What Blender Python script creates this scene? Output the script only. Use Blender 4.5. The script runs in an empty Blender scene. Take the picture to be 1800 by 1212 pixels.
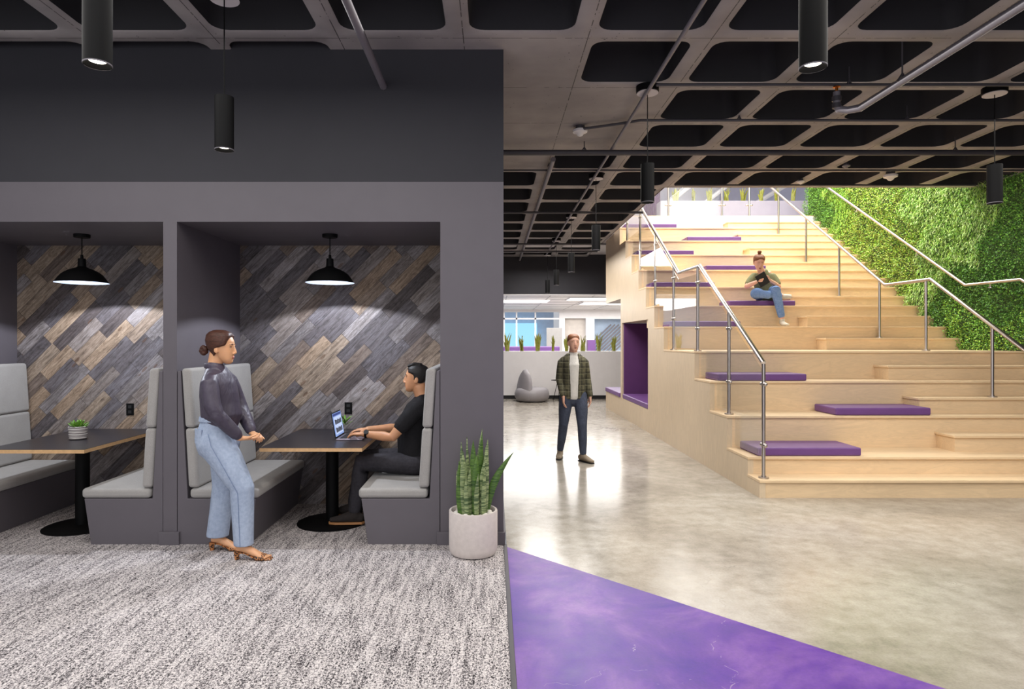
import bpy, bmesh, math, random
from mathutils import Vector, Matrix
R = math.radians
S = bpy.context.scene
COL = S.collection
# ---------------------------------------------------------------- camera
F = 1120.0
EYE = 1.6
cd = bpy.data.cameras.new('camera'); cam = bpy.data.objects.new('camera', cd); COL.objects.link(cam)
cd.sensor_width = 36; cd.sensor_fit = 'HORIZONTAL'; cd.lens = 36*F/1800
cd.shift_x = 34/1800; cd.shift_y = -6/1800; cd.clip_start = .05; cd.clip_end = 200
cam.location = (0, 0, EYE); cam.rotation_euler = (R(90), 0, 0)
S.camera = cam
# ---------------------------------------------------------------- world + exposure
S.view_settings.view_transform = 'Standard'; S.view_settings.look = 'None'
S.view_settings.exposure = 0.0; S.view_settings.gamma = 1; S.view_settings.use_curve_mapping = False
w = bpy.data.worlds.new('world'); S.world = w; w.use_nodes = True
w.node_tree.nodes['Background'].inputs[0].default_value = (.90, .93, 1, 1)
w.node_tree.nodes['Background'].inputs[1].default_value = .55
S.cycles.max_bounces = 7; S.cycles.diffuse_bounces = 4; S.cycles.glossy_bounces = 3
S.cycles.transparent_max_bounces = 12; S.cycles.sample_clamp_indirect = 6; S.cycles.caustics_reflective = False
S.cycles.use_denoising = True

def area(name, loc, rot, sx, sy, power, col=(1, 1, 1), spread=180):
    l = bpy.data.lights.new(name, 'AREA'); l.shape = 'RECTANGLE'; l.size = sx; l.size_y = sy
    l.energy = power; l.color = col; l.spread = R(spread)
    o = bpy.data.objects.new(name, l); COL.objects.link(o); o.location = loc; o.rotation_euler = [R(a) for a in rot]
    return o
def spot(name, loc, power, ang=70, blend=.6, col=(1, .95, .88), size=.04, rot=(0, 0, 0)):
    l = bpy.data.lights.new(name, 'SPOT'); l.energy = power; l.spot_size = R(ang); l.spot_blend = blend
    l.color = col; l.shadow_soft_size = size
    o = bpy.data.objects.new(name, l); COL.objects.link(o); o.location = loc; o.rotation_euler = [R(a) for a in rot]
    return o
# added soft fill behind the viewer with no window built, the bright upper floor above the stairs, the office behind
area('viewer_side_fill', (-1.2, -3.2, 2.3), (80, 0, 0), 7, 2.6, 120, (.97, .97, 1))
area('atrium_light', (5.0, 12.0, 7.2), (0, 0, 0), 4.4, 5.5, 720, (1, .97, .93))
area('atrium_back_light', (5.2, 17.5, 7.0), (0, 0, 0), 5, 3.5, 130, (.97, .97, 1))
area('office_light', (3.2, 21.5, 2.80), (0, 0, 0), 9, 7, 800, (1, .99, .98))
area('green_wall_fill', (5.7, 10.9, 6.2), (0, -38, 0), .8, 4, 170, (1, .98, .9))  # unseen lamp added to brighten the planted wall
spot('plant_fill_spot', (5.3, 8.6, 3.55), 90, 95, .9, (1, .98, .9), .15, (0, -62, 0))  # added spot without a fixture, lifts the near end of the plants
area('hall_fill', (1.4, 11.8, 3.55), (0, 0, 0), 1.4, 9.5, 300, (1, .96, .92))  # unseen panel filling out the light of the hall pendants
area('lobby_fill', (3.8, 4.0, 3.60), (0, 0, 0), 5.5, 4.2, 260, (1, .96, .90))  # unseen fill under the lobby ceiling, no fixture there
area('lounge_fill', (-2.4, 2.3, 3.60), (0, 0, 0), 4.5, 3.6, 150, (1, .97, .94))  # same kind of unseen fill over the carpet side

# ---------------------------------------------------------------- materials
def lin(c):
    return tuple(((x/255)/12.92 if x/255 <= .04045 else ((x/255+.055)/1.055)**2.4) for x in c[:3]) + (1,)
class N:
    def __init__(s, name):
        s.m = bpy.data.materials.new(name); s.m.use_nodes = True; s.t = s.m.node_tree
        s.b = s.t.nodes['Principled BSDF']
    def n(s, typ, **kw):
        nd = s.t.nodes.new(typ)
        for k, v in kw.items():
            if k.startswith('_'): setattr(nd, k[1:], v)
            else: s.put(nd, k, v)
        return nd
    def put(s, nd, k, v):
        k = int(k[1:]) if k[0] == 'i' and k[1:].isdigit() else k.replace('__', ' ')
        if hasattr(v, 'is_linked'): s.t.links.new(v, nd.inputs[k])
        else: nd.inputs[k].default_value = v
    def math(s, op, a, b=0.0, c=None):
        nd = s.t.nodes.new('ShaderNodeMath'); nd.operation = op
        s.put(nd, 'i0', a); s.put(nd, 'i1', b)
        if c is not None: s.put(nd, 'i2', c)
        return nd.outputs[0]
    def obj(s): return s.n('ShaderNodeTexCoord').outputs['Object']
    def gen(s): return s.n('ShaderNodeNewGeometry').outputs['Position']
    def mapv(s, v, scale=(1, 1, 1), rot=(0, 0, 0), loc=(0, 0, 0)):
        nd = s.n('ShaderNodeMapping'); s.put(nd, 'Vector', v)
        nd.inputs['Scale'].default_value = scale; nd.inputs['Rotation'].default_value = rot; nd.inputs['Location'].default_value = loc
        return nd.outputs[0]
    def noise(s, v, scale, detail=3, rough=.5, dist=0):
        nd = s.n('ShaderNodeTexNoise'); s.put(nd, 'Vector', v); s.put(nd, 'Scale', float(scale)); s.put(nd, 'Detail', float(detail))
        s.put(nd, 'Roughness', float(rough)); s.put(nd, 'Distortion', float(dist)); return nd.outputs[0]
    def ramp(s, f, stops, const=False):
        nd = s.n('ShaderNodeValToRGB'); s.put(nd, 'Fac', f); e = nd.color_ramp.elements
        if const: nd.color_ramp.interpolation = 'CONSTANT'
        while len(e) < len(stops): e.new(.5)
        for i, (p, c) in enumerate(stops):
            e[i].position = p; e[i].color = c if len(c) == 4 and max(c) <= 1 else lin(c)
        return nd.outputs[0]
    def mix(s, f, a, b, mode='MIX'):
        nd = s.n('ShaderNodeMix', _data_type='RGBA', _blend_type=mode)
        s.put(nd, 'i0', f); s.put(nd, 'i6', a); s.put(nd, 'i7', b); return nd.outputs[2]
    def bump(s, h, strength=.3, dist=.01):
        nd = s.n('ShaderNodeBump'); s.put(nd, 'Height', h); s.put(nd, 'Strength', strength); s.put(nd, 'Distance', dist)
        s.t.links.new(nd.outputs[0], s.b.inputs['Normal'])
    def base(s, c): s.put(s.b, 'Base__Color', c)
    def rough(s, r): s.put(s.b, 'Roughness', r)

def paint(name, c, rough=.6, var=.06, scale=6, metal=0, bump=0, bscale=200, spec=.5, sheen=0):
    m = N(name); v = m.obj(); n = m.noise(v, scale, 4)
    a = lin(c); lo = tuple(x*(1-var) for x in a[:3])+(1,); hi = tuple(min(1, x*(1+var)) for x in a[:3])+(1,)
    m.base(m.ramp(n, [(.3, lo), (.7, hi)])); m.rough(rough); m.put(m.b, 'Metallic', float(metal)); m.put(m.b, 'Specular__IOR__Level', spec)
    if sheen: m.put(m.b, 'Sheen__Weight', sheen)
    if bump: m.bump(m.noise(v, bscale, 2), bump, .004)
    return m.m
def emit(name, c, st):
    m = N(name); m.base((0, 0, 0, 1)); m.put(m.b, 'Emission__Color', lin(c)); m.put(m.b, 'Emission__Strength', st); return m.m
def fabric(name, c, sc=420, var=.25):
    m = N(name); v = m.obj(); n = m.noise(v, sc, 2, .7); n2 = m.noise(v, 9, 2)
    a = lin(c); f = lambda k: tuple(min(1, x*k) for x in a[:3])+(1,)
    col = m.ramp(n, [(.3, f(1-var)), (.7, f(1+var))]); m.base(m.mix(.15, col, m.ramp(n2, [(.3, f(.8)), (.7, f(1.2))])))
    m.rough(.95); m.put(m.b, 'Specular__IOR__Level', .15); m.put(m.b, 'Sheen__Weight', .2); m.bump(n, .35, .003); return m.m
def ply(name, c, axis=0):
    m = N(name); v = m.gen(); a = lin(c); f = lambda k: tuple(min(1, x*k) for x in a[:3])+(1,)
    sc = (1.1, 6, 7) if axis == 0 else (6, 6, .9)
    n = m.noise(m.mapv(v, sc), 1.3, 5, .6, 1.6); fine = m.noise(m.mapv(v, tuple(x*9 for x in sc)), 1.5, 3, .6, .5)
    fig = m.noise(v, 1.1, 2)
    col = m.ramp(n, [(.28, f(.76)), (.44, f(1)), (.52, f(.86)), (.6, f(1.02)), (.78, f(1.1))])
    col = m.mix(.25, col, m.ramp(fine, [(.3, f(.82)), (.7, f(1.1))])); col = m.mix(.3, col, m.ramp(fig, [(.35, f(.9)), (.65, f(1.06))]))
    m.base(col); m.rough(.42); m.put(m.b, 'Specular__IOR__Level', .35); return m.m
M = {}
M['wall_grey'] = paint('grey_wall_paint', (93, 88, 94), .55, .03)
M['wall_black'] = paint('black_wall_paint', (42, 41, 47), .7, .04)
M['black'] = paint('black_metal', (10, 10, 11), .6, .05, spec=.12)
M['black_matt'] = paint('matt_black', (20, 20, 22), .7, .05)
M['white'] = paint('white_paint', (225, 222, 222), .5, .02)
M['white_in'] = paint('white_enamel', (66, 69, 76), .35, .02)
M['offwhite'] = paint('pale_partition', (205, 199, 200), .6, .02)
M['steel'] = paint('brushed_steel', (190, 182, 176), .28, .04, metal=1)
M['pipe'] = paint('grey_pipe_paint', (118, 114, 120), .5, .06)
M['pipe_dark'] = paint('dark_pipe_paint', (66, 63, 68), .5, .06)
M['ply'] = ply('birch_plywood', (226, 199, 162)); M['ply_side'] = ply('birch_plywood_upright', (214, 194, 166), 2)
M['ply_edge'] = paint('plywood_edge', (205, 165, 118), .5, .1, 40)
M['fab'] = fabric('grey_bench_fabric', (158, 155, 152))
M['purple'] = paint('purple_vinyl', (108, 70, 130), .42, .06, bump=.05, bscale=60)
M['purple_fab'] = paint('purple_felt', (92, 50, 102), .85, .05)
M['laminate'] = paint('dark_laminate', (38, 35, 40), .32, .05)
M['stone'] = paint('white_planter', (206, 196, 190), .8, .05, 30, bump=.2, bscale=90)
M['pebble'] = paint('white_pebble', (226, 220, 210), .6, .05)
M['brass'] = paint('brass', (200, 120, 50), .35, .05, metal=1)
M['lamp'] = emit('lamp_lens', (255, 245, 225), 14)
M['bulb'] = emit('lamp_bulb', (235, 240, 255), 8)
M['troffer'] = emit('ceiling_light_panel', (255, 253, 250), 2.6)
M['soil'] = paint('soil', (60, 48, 38), .9, .3, 60)

def m_planks():
    m = N('reclaimed_wood_planks'); p = m.gen(); sp = m.n('ShaderNodeSeparateXYZ'); m.put(sp, 'Vector', p)
    x, z = sp.outputs[0], sp.outputs[2]
    u = m.math('MULTIPLY', m.math('ADD', x, z), .7071); v = m.math('MULTIPLY', m.math('SUBTRACT', z, x), .7071)
    u = m.math('ADD', u, 20.0); v = m.math('ADD', v, 20.0)
    vr = m.math('DIVIDE', v, .114); r = m.math('FLOOR', vr); vf = m.math('FRACT', vr)
    def wn(a, b=0.0):
        c = m.n('ShaderNodeCombineXYZ'); m.put(c, 'X', a); m.put(c, 'Y', b)
        t = m.n('ShaderNodeTexWhiteNoise', _noise_dimensions='2D'); m.put(t, 'Vector', c.outputs[0]); return t.outputs[0]
    ln = m.math('MULTIPLY_ADD', wn(r, 3.0), .30, .36); ur = m.math('ADD', m.math('DIVIDE', u, ln), m.math('MULTIPLY', wn(r, 9.0), 7.0))
    c = m.math('FLOOR', ur); uf = m.math('FRACT', ur); idn = wn(r, c); id2 = wn(c, m.math('ADD', r, 31.0))
    tones = [(0, (150, 145, 148)), (.13, (118, 113, 118)), (.24, (184, 167, 150)), (.36, (160, 151, 148)), (.47, (104, 96, 97)),
             (.56, (172, 166, 168)), (.66, (190, 168, 146)), (.74, (128, 124, 131)), (.83, (170, 152, 136)), (.92, (140, 126, 118))]
    col = m.ramp(idn, tones, True)
    g = m.n('ShaderNodeCombineXYZ'); m.put(g, 'X', m.math('MULTIPLY', u, 2.2)); m.put(g, 'Y', m.math('MULTIPLY', v, 34.0)); m.put(g, 'Z', m.math('MULTIPLY', idn, 40.0))
    grain = m.noise(g.outputs[0], 1.6, 5, .65, .8)
    g2 = m.n('ShaderNodeCombineXYZ'); m.put(g2, 'X', m.math('MULTIPLY', u, 3.0)); m.put(g2, 'Y', m.math('MULTIPLY', v, 9.0)); m.put(g2, 'Z', m.math('MULTIPLY', id2, 40.0))
    ring = m.noise(g2.outputs[0], 1.1, 2, .5, .4)
    band = m.math('FRACT', m.math('MULTIPLY', ring, 14.0))
    col = m.mix(.8, col, m.ramp(grain, [(.3, (84, 78, 76)), (.47, (200, 198, 196)), (.7, (255, 255, 255))]), 'MULTIPLY')
    kn = m.math('MULTIPLY', m.math('GREATER_THAN', id2, .45), .35)
    col = m.mix(kn, col, m.ramp(band, [(0, (120, 112, 104)), (.35, (240, 240, 240)), (1, (225, 222, 220))]), 'MULTIPLY')
    kv = m.n('ShaderNodeTexVoronoi', _feature='F1'); m.put(kv, 'Vector', g2.outputs[0]); m.put(kv, 'Scale', .9)
    knot = m.math('LESS_THAN', kv.outputs[0], .1)
    col = m.mix(m.math('MULTIPLY', knot, .55), col, lin((96, 66, 44)))
    st = m.noise(g2.outputs[0], 2.6, 4, .7, 1.2)
    col = m.mix(.55, col, m.ramp(st, [(.33, (116, 96, 80)), (.47, (214, 206, 200)), (.62, (255, 255, 255))]), 'MULTIPLY')
    rg_ = m.noise(p, 160, 2, .8)
    col = m.mix(.25, col, m.ramp(rg_, [(.35, (150, 146, 146)), (.6, (255, 255, 255))]), 'MULTIPLY')
    gap = m.math('MAXIMUM', m.math('LESS_THAN', vf, .022), m.math('LESS_THAN', uf, .006))
    col = m.mix(m.math('MULTIPLY', gap, .75), col, lin((32, 26, 24)))
    m.base(col); m.rough(.62); m.put(m.b, 'Specular__IOR__Level', .3)
    m.bump(m.math('ADD', m.math('MULTIPLY', grain, .4), m.math('MULTIPLY', idn, .6)), .35, .006); return m.m
M['planks'] = m_planks()
def m_carpet():
    m = N('woven_carpet'); p = m.gen()
    a = m.noise(m.mapv(p, (118, 72, 1)), 1.0, 2, .8, .7); st = m.noise(m.mapv(p, (30, 3.2, 1), (0, 0, R(3))), 1.0, 3, .6)
    big = m.noise(p, 1.4, 2)
    f = m.math('ADD', m.math('MULTIPLY', a, .78), m.math('MULTIPLY', st, .26)); f = m.math('ADD', f, m.math('MULTIPLY', big, .05))
    m.base(m.ramp(f, [(.44, (44, 41, 43)), (.50, (112, 107, 109)), (.55, (182, 175, 175)), (.62, (218, 211, 209))]))
    m.rough(.95); m.put(m.b, 'Specular__IOR__Level', .1); m.bump(a, .7, .008); return m.m
M['carpet'] = m_carpet()
def m_concrete(purple=False):
    m = N('purple_stained_concrete' if purple else 'polished_concrete'); p = m.gen()
    n1 = m.noise(p, .55 if not purple else 1.5, 5, .62, .5); n2 = m.noise(p, 7, 6, .7); n3 = m.noise(p, 70, 3, .7)
    if purple: c = m.ramp(n1, [(.34, (64, 26, 140)), (.5, (94, 50, 152)), (.66, (134, 92, 170))]); k = .22
    else: c = m.ramp(n1, [(.3, (150, 142, 131)), (.48, (178, 171, 159)), (.6, (194, 188, 177)), (.75, (164, 156, 142))]); k = .45
    c = m.mix(k, c, m.ramp(n2, [(.3, (140, 132, 120)), (.5, (215, 212, 208)), (.7, (255, 255, 255))]), 'MULTIPLY')
    c = m.mix(.3, c, m.ramp(n3, [(.3, (190, 190, 190)), (.6, (255, 255, 255))]), 'MULTIPLY')
    cr = m.n('ShaderNodeTexVoronoi', _feature='DISTANCE_TO_EDGE'); d = m.noise(p, 2.2, 4)
    vv = m.n('ShaderNodeVectorMath', _operation='ADD'); m.put(vv, 'i0', p); cc = m.n('ShaderNodeCombineXYZ'); m.put(cc, 'X', d); m.put(cc, 'Y', m.math('MULTIPLY', d, 1.7)); m.put(vv, 'i1', cc.outputs[0])
    m.put(cr, 'Vector', vv.outputs[0]); m.put(cr, 'Scale', .45)
    line = m.math('MULTIPLY', m.math('LESS_THAN', cr.outputs[0], .0012), m.math('MULTIPLY', m.math('GREATER_THAN', n2, .52), .3))
    c = m.mix(line, c, lin((215, 205, 195) if purple else (110, 104, 96)))
    m.base(c); m.rough(m.math('MULTIPLY_ADD', n2, .22, .07 if not purple else .3)); m.put(m.b, 'Specular__IOR__Level', .55 if not purple else .4)
    return m.m
M['concrete'] = m_concrete(); M['purple_floor'] = m_concrete(True)
CX0, CY0, CP = -.255, 4.79, .94      # waffle rib grid
def m_rib():
    m = N('painted_concrete_ribs'); p = m.gen(); sp = m.n('ShaderNodeSeparateXYZ'); m.put(sp, 'Vector', p)
    fx = m.math('FRACT', m.math('ADD', m.math('DIVIDE', m.math('SUBTRACT', sp.outputs[0], CX0+.03), CP), 40.0))
    fy = m.math('FRACT', m.math('ADD', m.math('DIVIDE', m.math('SUBTRACT', sp.outputs[1], CY0+.02), CP), 40.0))
    n = m.noise(p, 9, 5, .7); n2 = m.noise(p, 2, 3); sp2 = m.noise(p, 26, 3, .6)
    line = m.math('MAXIMUM', m.math('LESS_THAN', fx, .008), m.math('LESS_THAN', fy, .008))
    line = m.math('MULTIPLY', line, m.math('GREATER_THAN', n, .46))
    speck = m.math('GREATER_THAN', sp2, .71)
    c = m.ramp(n2, [(.3, (136, 131, 131)), (.7, (164, 158, 156))])
    c = m.mix(m.math('MULTIPLY', m.math('MAXIMUM', line, speck), .8), c, lin((38, 35, 36)))
    m.base(c); m.rough(.75); m.bump(m.math('SUBTRACT', n, m.math('MULTIPLY', line, .6)), .3, .01); return m.m
M['rib'] = m_rib(); M['pan'] = paint('black_pan_paint', (34, 33, 37), .8, .1, 3)
def m_glass():
    m = N('clear_glass'); t = m.t; nd = t.nodes
    g = nd.new('ShaderNodeBsdfGlossy'); g.inputs['Roughness'].default_value = .01; g.inputs[0].default_value = (1, 1, 1, 1)
    tr = nd.new('ShaderNodeBsdfTransparent'); tr.inputs[0].default_value = (.97, .98, .98, 1)
    ge = nd.new('ShaderNodeNewGeometry'); dt = nd.new('ShaderNodeVectorMath'); dt.operation = 'DOT_PRODUCT'
    t.links.new(ge.outputs['Normal'], dt.inputs[0]); t.links.new(ge.outputs['Incoming'], dt.inputs[1])
    c = m.math('SUBTRACT', 1.0, m.math('ABSOLUTE', dt.outputs['Value'])); f = m.math('MULTIPLY_ADD', m.math('POWER', c, 5.0), .92, .045)
    mx = nd.new('ShaderNodeMixShader'); t.links.new(f, mx.inputs[0]); t.links.new(tr.outputs[0], mx.inputs[1]); t.links.new(g.outputs[0], mx.inputs[2])
    t.links.new(mx.outputs[0], nd['Material Output'].inputs[0]); return m.m
M['glass'] = m_glass()
def m_leaf(name, dark, light, scale=26):
    m = N(name); v = m.obj(); n = m.noise(m.mapv(v, (2, 2, scale)), 3, 2, .5, .6)
    m.base(m.ramp(n, [(.42, dark), (.52, light), (.6, dark), (.68, light)])); m.rough(.45); return m.m
M['snake'] = m_leaf('snake_plant_leaf', (78, 100, 60), (168, 182, 128)); M['snake2'] = m_leaf('snake_plant_green_leaf', (52, 84, 30), (96, 130, 52))
M['snake_far'] = paint('plant_leaf_small', (138, 140, 54), .5, .35, 30)
M['succ'] = paint('succulent_leaf', (96, 140, 44), .4, .2, 40)
for k, c in dict(fol0=(176, 208, 84), fol1=(128, 180, 72), fol2=(78, 126, 52), fol3=(190, 216, 136), fol4=(156, 160, 84)).items():
    M[k] = paint('foliage_'+k[3:], c, .55, .3, 9)
    M[k].name = {'fol0': 'bright_leaf', 'fol1': 'green_leaf', 'fol2': 'dark_leaf', 'fol3': 'grassy_leaf', 'fol4': 'olive_leaf'}[k]

# ---------------------------------------------------------------- mesh helpers
def frame(t, side):
    t = t.normalized(); u = side - t*side.dot(t)
    if u.length < 1e-4: u = t.orthogonal()
    u.normalize(); return u, t.cross(u).normalized()
class MB:
    def __init__(s): s.v = []; s.f = []; s.mi = []
    def face(s, idx, m=0): s.f.append(tuple(idx)); s.mi.append(m)
    def box(s, x0, x1, y0, y1, z0, z1, m=0):
        b = len(s.v); s.v += [(x, y, z) for z in (z0, z1) for y in (y0, y1) for x in (x0, x1)]
        for q in ((0, 2, 3, 1), (4, 5, 7, 6), (0, 1, 5, 4), (2, 6, 7, 3), (0, 4, 6, 2), (1, 3, 7, 5)): s.face([b+i for i in q], m)
        return s
    def prism(s, poly, a0, a1, axis='y', m=0):   # poly in the two other axes
        def P(p, a): return (p[0], a, p[1]) if axis == 'y' else (a, p[0], p[1]) if axis == 'x' else (p[0], p[1], a)
        b = len(s.v); n = len(poly); s.v += [P(p, a0) for p in poly] + [P(p, a1) for p in poly]
        s.face(list(range(b+n-1, b-1, -1)), m); s.face(range(b+n, b+2*n), m)
        for i in range(n): j = (i+1) % n; s.face((b+i, b+j, b+n+j, b+n+i), m)
        return s
    def rings(s, rings, cap=True, m=0, closed=False):
        b = len(s.v); n = len(rings[0])
        for r in rings: s.v += [tuple(p) for p in r]
        K = len(rings)
        for k in range(K-1 + (1 if closed else 0)):
            k2 = (k+1) % K
            for i in range(n):
                j = (i+1) % n; s.face((b+k*n+i, b+k*n+j, b+k2*n+j, b+k2*n+i), m)
        if cap and not closed:
            s.face([b+i for i in range(n-1, -1, -1)], m); s.face([b+(K-1)*n+i for i in range(n)], m)
        return s
    def tube(s, pts, r, n=12, side=(0, 0, 1), m=0, cap=True):
        pts = [Vector(p) for p in pts]; side = Vector(side); rr = r if isinstance(r, (list, tuple)) else [r]*len(pts); rg = []
        for i, p in enumerate(pts):
            if i == 0: t = pts[1]-p
            elif i == len(pts)-1: t = p-pts[-2]
            else: t = (pts[i+1]-p).normalized()+(p-pts[i-1]).normalized()
            u, v = frame(t, side if abs(t.normalized().dot(side.normalized())) < .97 else Vector((1, .3, 0)))
            k = 1.0
            if 0 < i < len(pts)-1:
                c = max(.5, abs(t.normalized().dot((p-pts[i-1]).normalized()))); k = 1/c if not isinstance(r, (list, tuple)) else 1
            rg.append([p+u*math.cos(2*math.pi*j/n)*rr[i]*k+v*math.sin(2*math.pi*j/n)*rr[i]*k for j in range(n)])
        return s.rings(rg, cap, m)
    def lathe(s, prof, c=(0, 0, 0), n=32, m=0, cap=True, closed=False):
        return s.rings([[(c[0]+r*math.cos(2*math.pi*j/n), c[1]+r*math.sin(2*math.pi*j/n), c[2]+z) for j in range(n)] for r, z in prof], cap, m, closed)
    def loft(s, secs, side=(0, 1, 0), n=20, m=0, ends=True):
        """secs: (point, ru along side, rv across); rounded ends"""
        P = [Vector(q[0]) for q in secs]; side = Vector(side); rg = []
        for i, (p, ru, rv) in enumerate([(Vector(a), b, c) for a, b, c in secs]):
            t = P[min(i+1, len(P)-1)]-P[max(i-1, 0)]; u, v = frame(t, side); t = t.normalized()
            if ends and i == 0:
                for a in (80, 50, 25): rg.append([p-t*min(ru, rv)*math.sin(R(a))*.8+(u*math.cos(2*math.pi*j/n)*ru+v*math.sin(2*math.pi*j/n)*rv)*math.cos(R(a)) for j in range(n)])
            rg.append([p+u*math.cos(2*math.pi*j/n)*ru+v*math.sin(2*math.pi*j/n)*rv for j in range(n)])
            if ends is True and i == len(P)-1:
                for a in (25, 50, 80): rg.append([p+t*min(ru, rv)*math.sin(R(a))*.8+(u*math.cos(2*math.pi*j/n)*ru+v*math.sin(2*math.pi*j/n)*rv)*math.cos(R(a)) for j in range(n)])
        return s.rings(rg, True, m)
    def ball(s, c, r, n=16, m=0, rot=None):
        c = Vector(c); r = (r, r, r) if not isinstance(r, (tuple, list)) else r; rg = []
        for i in range(1, n//2+1):
            th = math.pi*(i-.35)/(n//2+.3); q = []
            for j in range(n):
                p = Vector((r[0]*math.sin(th)*math.cos(2*math.pi*j/n), r[1]*math.sin(th)*math.sin(2*math.pi*j/n), -r[2]*math.cos(th)))
                if rot: p = rot @ p
                q.append(c+p)
            rg.append(q)
        return s.rings(rg, True, m)
    def mesh(s, name, mats, smooth=0):
        me = bpy.data.meshes.new(name); me.from_pydata([tuple(v) for v in s.v], [], s.f); me.update()
        if len(me.vertices) < 100000:
            bm = bmesh.new(); bm.from_mesh(me); bmesh.ops.recalc_face_normals(bm, faces=bm.faces); bm.to_mesh(me); bm.free()
        for mm in (mats if isinstance(mats, (list, tuple)) else [mats]): me.materials.append(M[mm] if isinstance(mm, str) else mm)
        if any(s.mi): me.polygons.foreach_set('material_index', s.mi)
        if smooth:
            me.polygons.foreach_set('use_smooth', [True]*len(me.polygons))
            if smooth < 180: me.set_sharp_from_angle(angle=R(smooth))
        me.validate(); return me
WORLD = set()
def link(name, me, parent=None):
    o = bpy.data.objects.new(name, me); COL.objects.link(o)
    if parent is not None:
        o.parent = parent
        if parent.name in WORLD: o.location = -parent.location
    return o
def P(name, mb, mats, parent=None, smooth=0, bevel=0, seg=3, remesh=0, sm=6, label=None):
    o = link(name, mb.mesh(name, mats, smooth), parent)
    if bevel:
        b = o.modifiers.new('bevel', 'BEVEL'); b.width = bevel; b.segments = seg; b.limit_method = 'ANGLE'; b.angle_limit = R(35); b.harden_normals = False
    if remesh:
        r = o.modifiers.new('remesh', 'REMESH'); r.mode = 'VOXEL'; r.voxel_size = remesh; r.use_smooth_shade = True
        q = o.modifiers.new('smooth', 'SMOOTH'); q.iterations = sm; q.factor = .5
        me = bpy.data.meshes.new_from_object(o.evaluated_get(bpy.context.evaluated_depsgraph_get())); me.name = name
        o.modifiers.clear(); o.data = me
        if not me.materials: me.materials.append(M[mats] if isinstance(mats, str) else mats)
        me.polygons.foreach_set('use_smooth', [True]*len(me.polygons))
    if label: o['label'] = label
    return o
def tag(o, label, cat, group=None, kind=None):
    o['label'] = label; o['category'] = cat
    if group: o['group'] = group
    if kind: o['kind'] = kind
    return o
def thing(name, loc, label, cat, group=None, rz=0, world=False):
    o = bpy.data.objects.new(name, None); COL.objects.link(o); o.empty_display_size = .1
    o.location = loc; o.rotation_euler = (0, 0, rz)
    if world: WORLD.add(o.name)
    return tag(o, label, cat, group)
def struct(name, mb, mats, smooth=0, bevel=0):
    o = P(name, mb, mats, None, smooth, bevel); o['kind'] = 'structure'; return o
def kids(o): return [c for c in o.children]
def dup(o, loc, label=None, rz=None, parent=None):
    c = o.copy(); COL.objects.link(c)
    if parent is None:
        c.location = loc
        if rz is not None: c.rotation_euler = (0, 0, rz)
        if label: c['label'] = label
    else: c.parent = parent
    for ch in kids(o): dup(ch, None, parent=c)
    return c
V = lambda *a: Vector(a)
# ================================================================ SETTING
CZ = 3.89
XL, XR = -6.6, 7.3
# floors
mb = MB(); mb.box(.11, 9, -4, 28, -.1, 0); struct('floor', mb, 'concrete')
mb = MB(); mb.prism([(.113, 4.955), (.113, -1.0), (5.22, -1.0), (5.22, .58+.0)] if False else [(.113, 4.945), (.113, -.6), (5.52, -.6)], -.02, .0015, 'z')
struct('floor_purple_stain', mb, 'purple_floor')
mb = MB(); mb.box(XL, .085, -4, 6.35, -.1, .004); struct('floor_carpet', mb, 'carpet')
mb = MB(); mb.box(.085, .112, -4, 5.0, -.05, .008); struct('trim_1', mb, 'pipe_dark', bevel=.003)
# booth enclosure
mb = MB()
mb.box(XL, .085, 5, 6.25, 2.5375, 2.85)
struct('wall_booth_fascia', mb, 'wall_grey')
for nm, a_, b_ in (('wall_pier', -.411, .085), ('wall_column', -2.585, -2.478), ('wall_left_pier', XL, -4.665)):
    mb = MB(); mb.box(a_, b_, 5, 6.25, 0, 2.5375); struct(nm, mb, 'wall_grey')
mb = MB(); mb.box(XL, .085, 5.0, 6.4, 2.85, 4.35); struct('wall_upper_black', mb, 'wall_black')
mb = MB(); mb.box(XL, .085, 6.25, 6.4, 0, 2.6); struct('wall_booth_back', mb, 'planks')
mb = MB(); mb.box(-.05, .085, 6.4, 17.3, 0, 4.35); struct('wall_hall_left', mb, 'wall_grey')
for i, (a, b) in enumerate(((-.411, .085), (-2.585, -2.478), (XL, -4.665))):
    mb = MB(); mb.box(a-.026, b+(.026 if i else .012), 4.978, 5.0 if i == 0 else 5.06, 0, .105)
    if i == 0: mb.box(.085, .1, 5, 17.3, 0, .105)
    struct(['baseboard_pier', 'baseboard_column', 'baseboard_left_pier'][i], mb, 'wall_grey', bevel=.003)
# right wall, upper volume
mb = MB(); mb.box(XR, XR+.15, -4, 14.6, 0, 7.6); struct('wall_right', mb, 'wall_black')
mb = MB(); mb.box(2.3, 12, 9.6, 26, 7.6, 7.75); struct('ceiling_upper', mb, 'white')
mb = MB(); mb.box(2.40, 2.54, 9.55, 26, 4.35, 7.6); struct('wall_upper_left', mb, 'fab')
mb = MB(); mb.box(2.54, XR, 9.45, 9.6, 4.35, 7.6); struct('wall_upper_front', mb, 'white')
mb = MB(); mb.box(2.54, 12, 22.0, 22.2, 4.35, 7.6); struct('wall_upper_back', mb, paint('lavender_wall', (196, 196, 214), .6, .03))
mb = MB(); mb.box(-.05, 9, 15.4, 26, 3.95, 4.38); mb.box(2.54, 9, 14.2, 15.4, 4.0, 4.38); struct('floor_upper', mb, 'offwhite')
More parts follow.
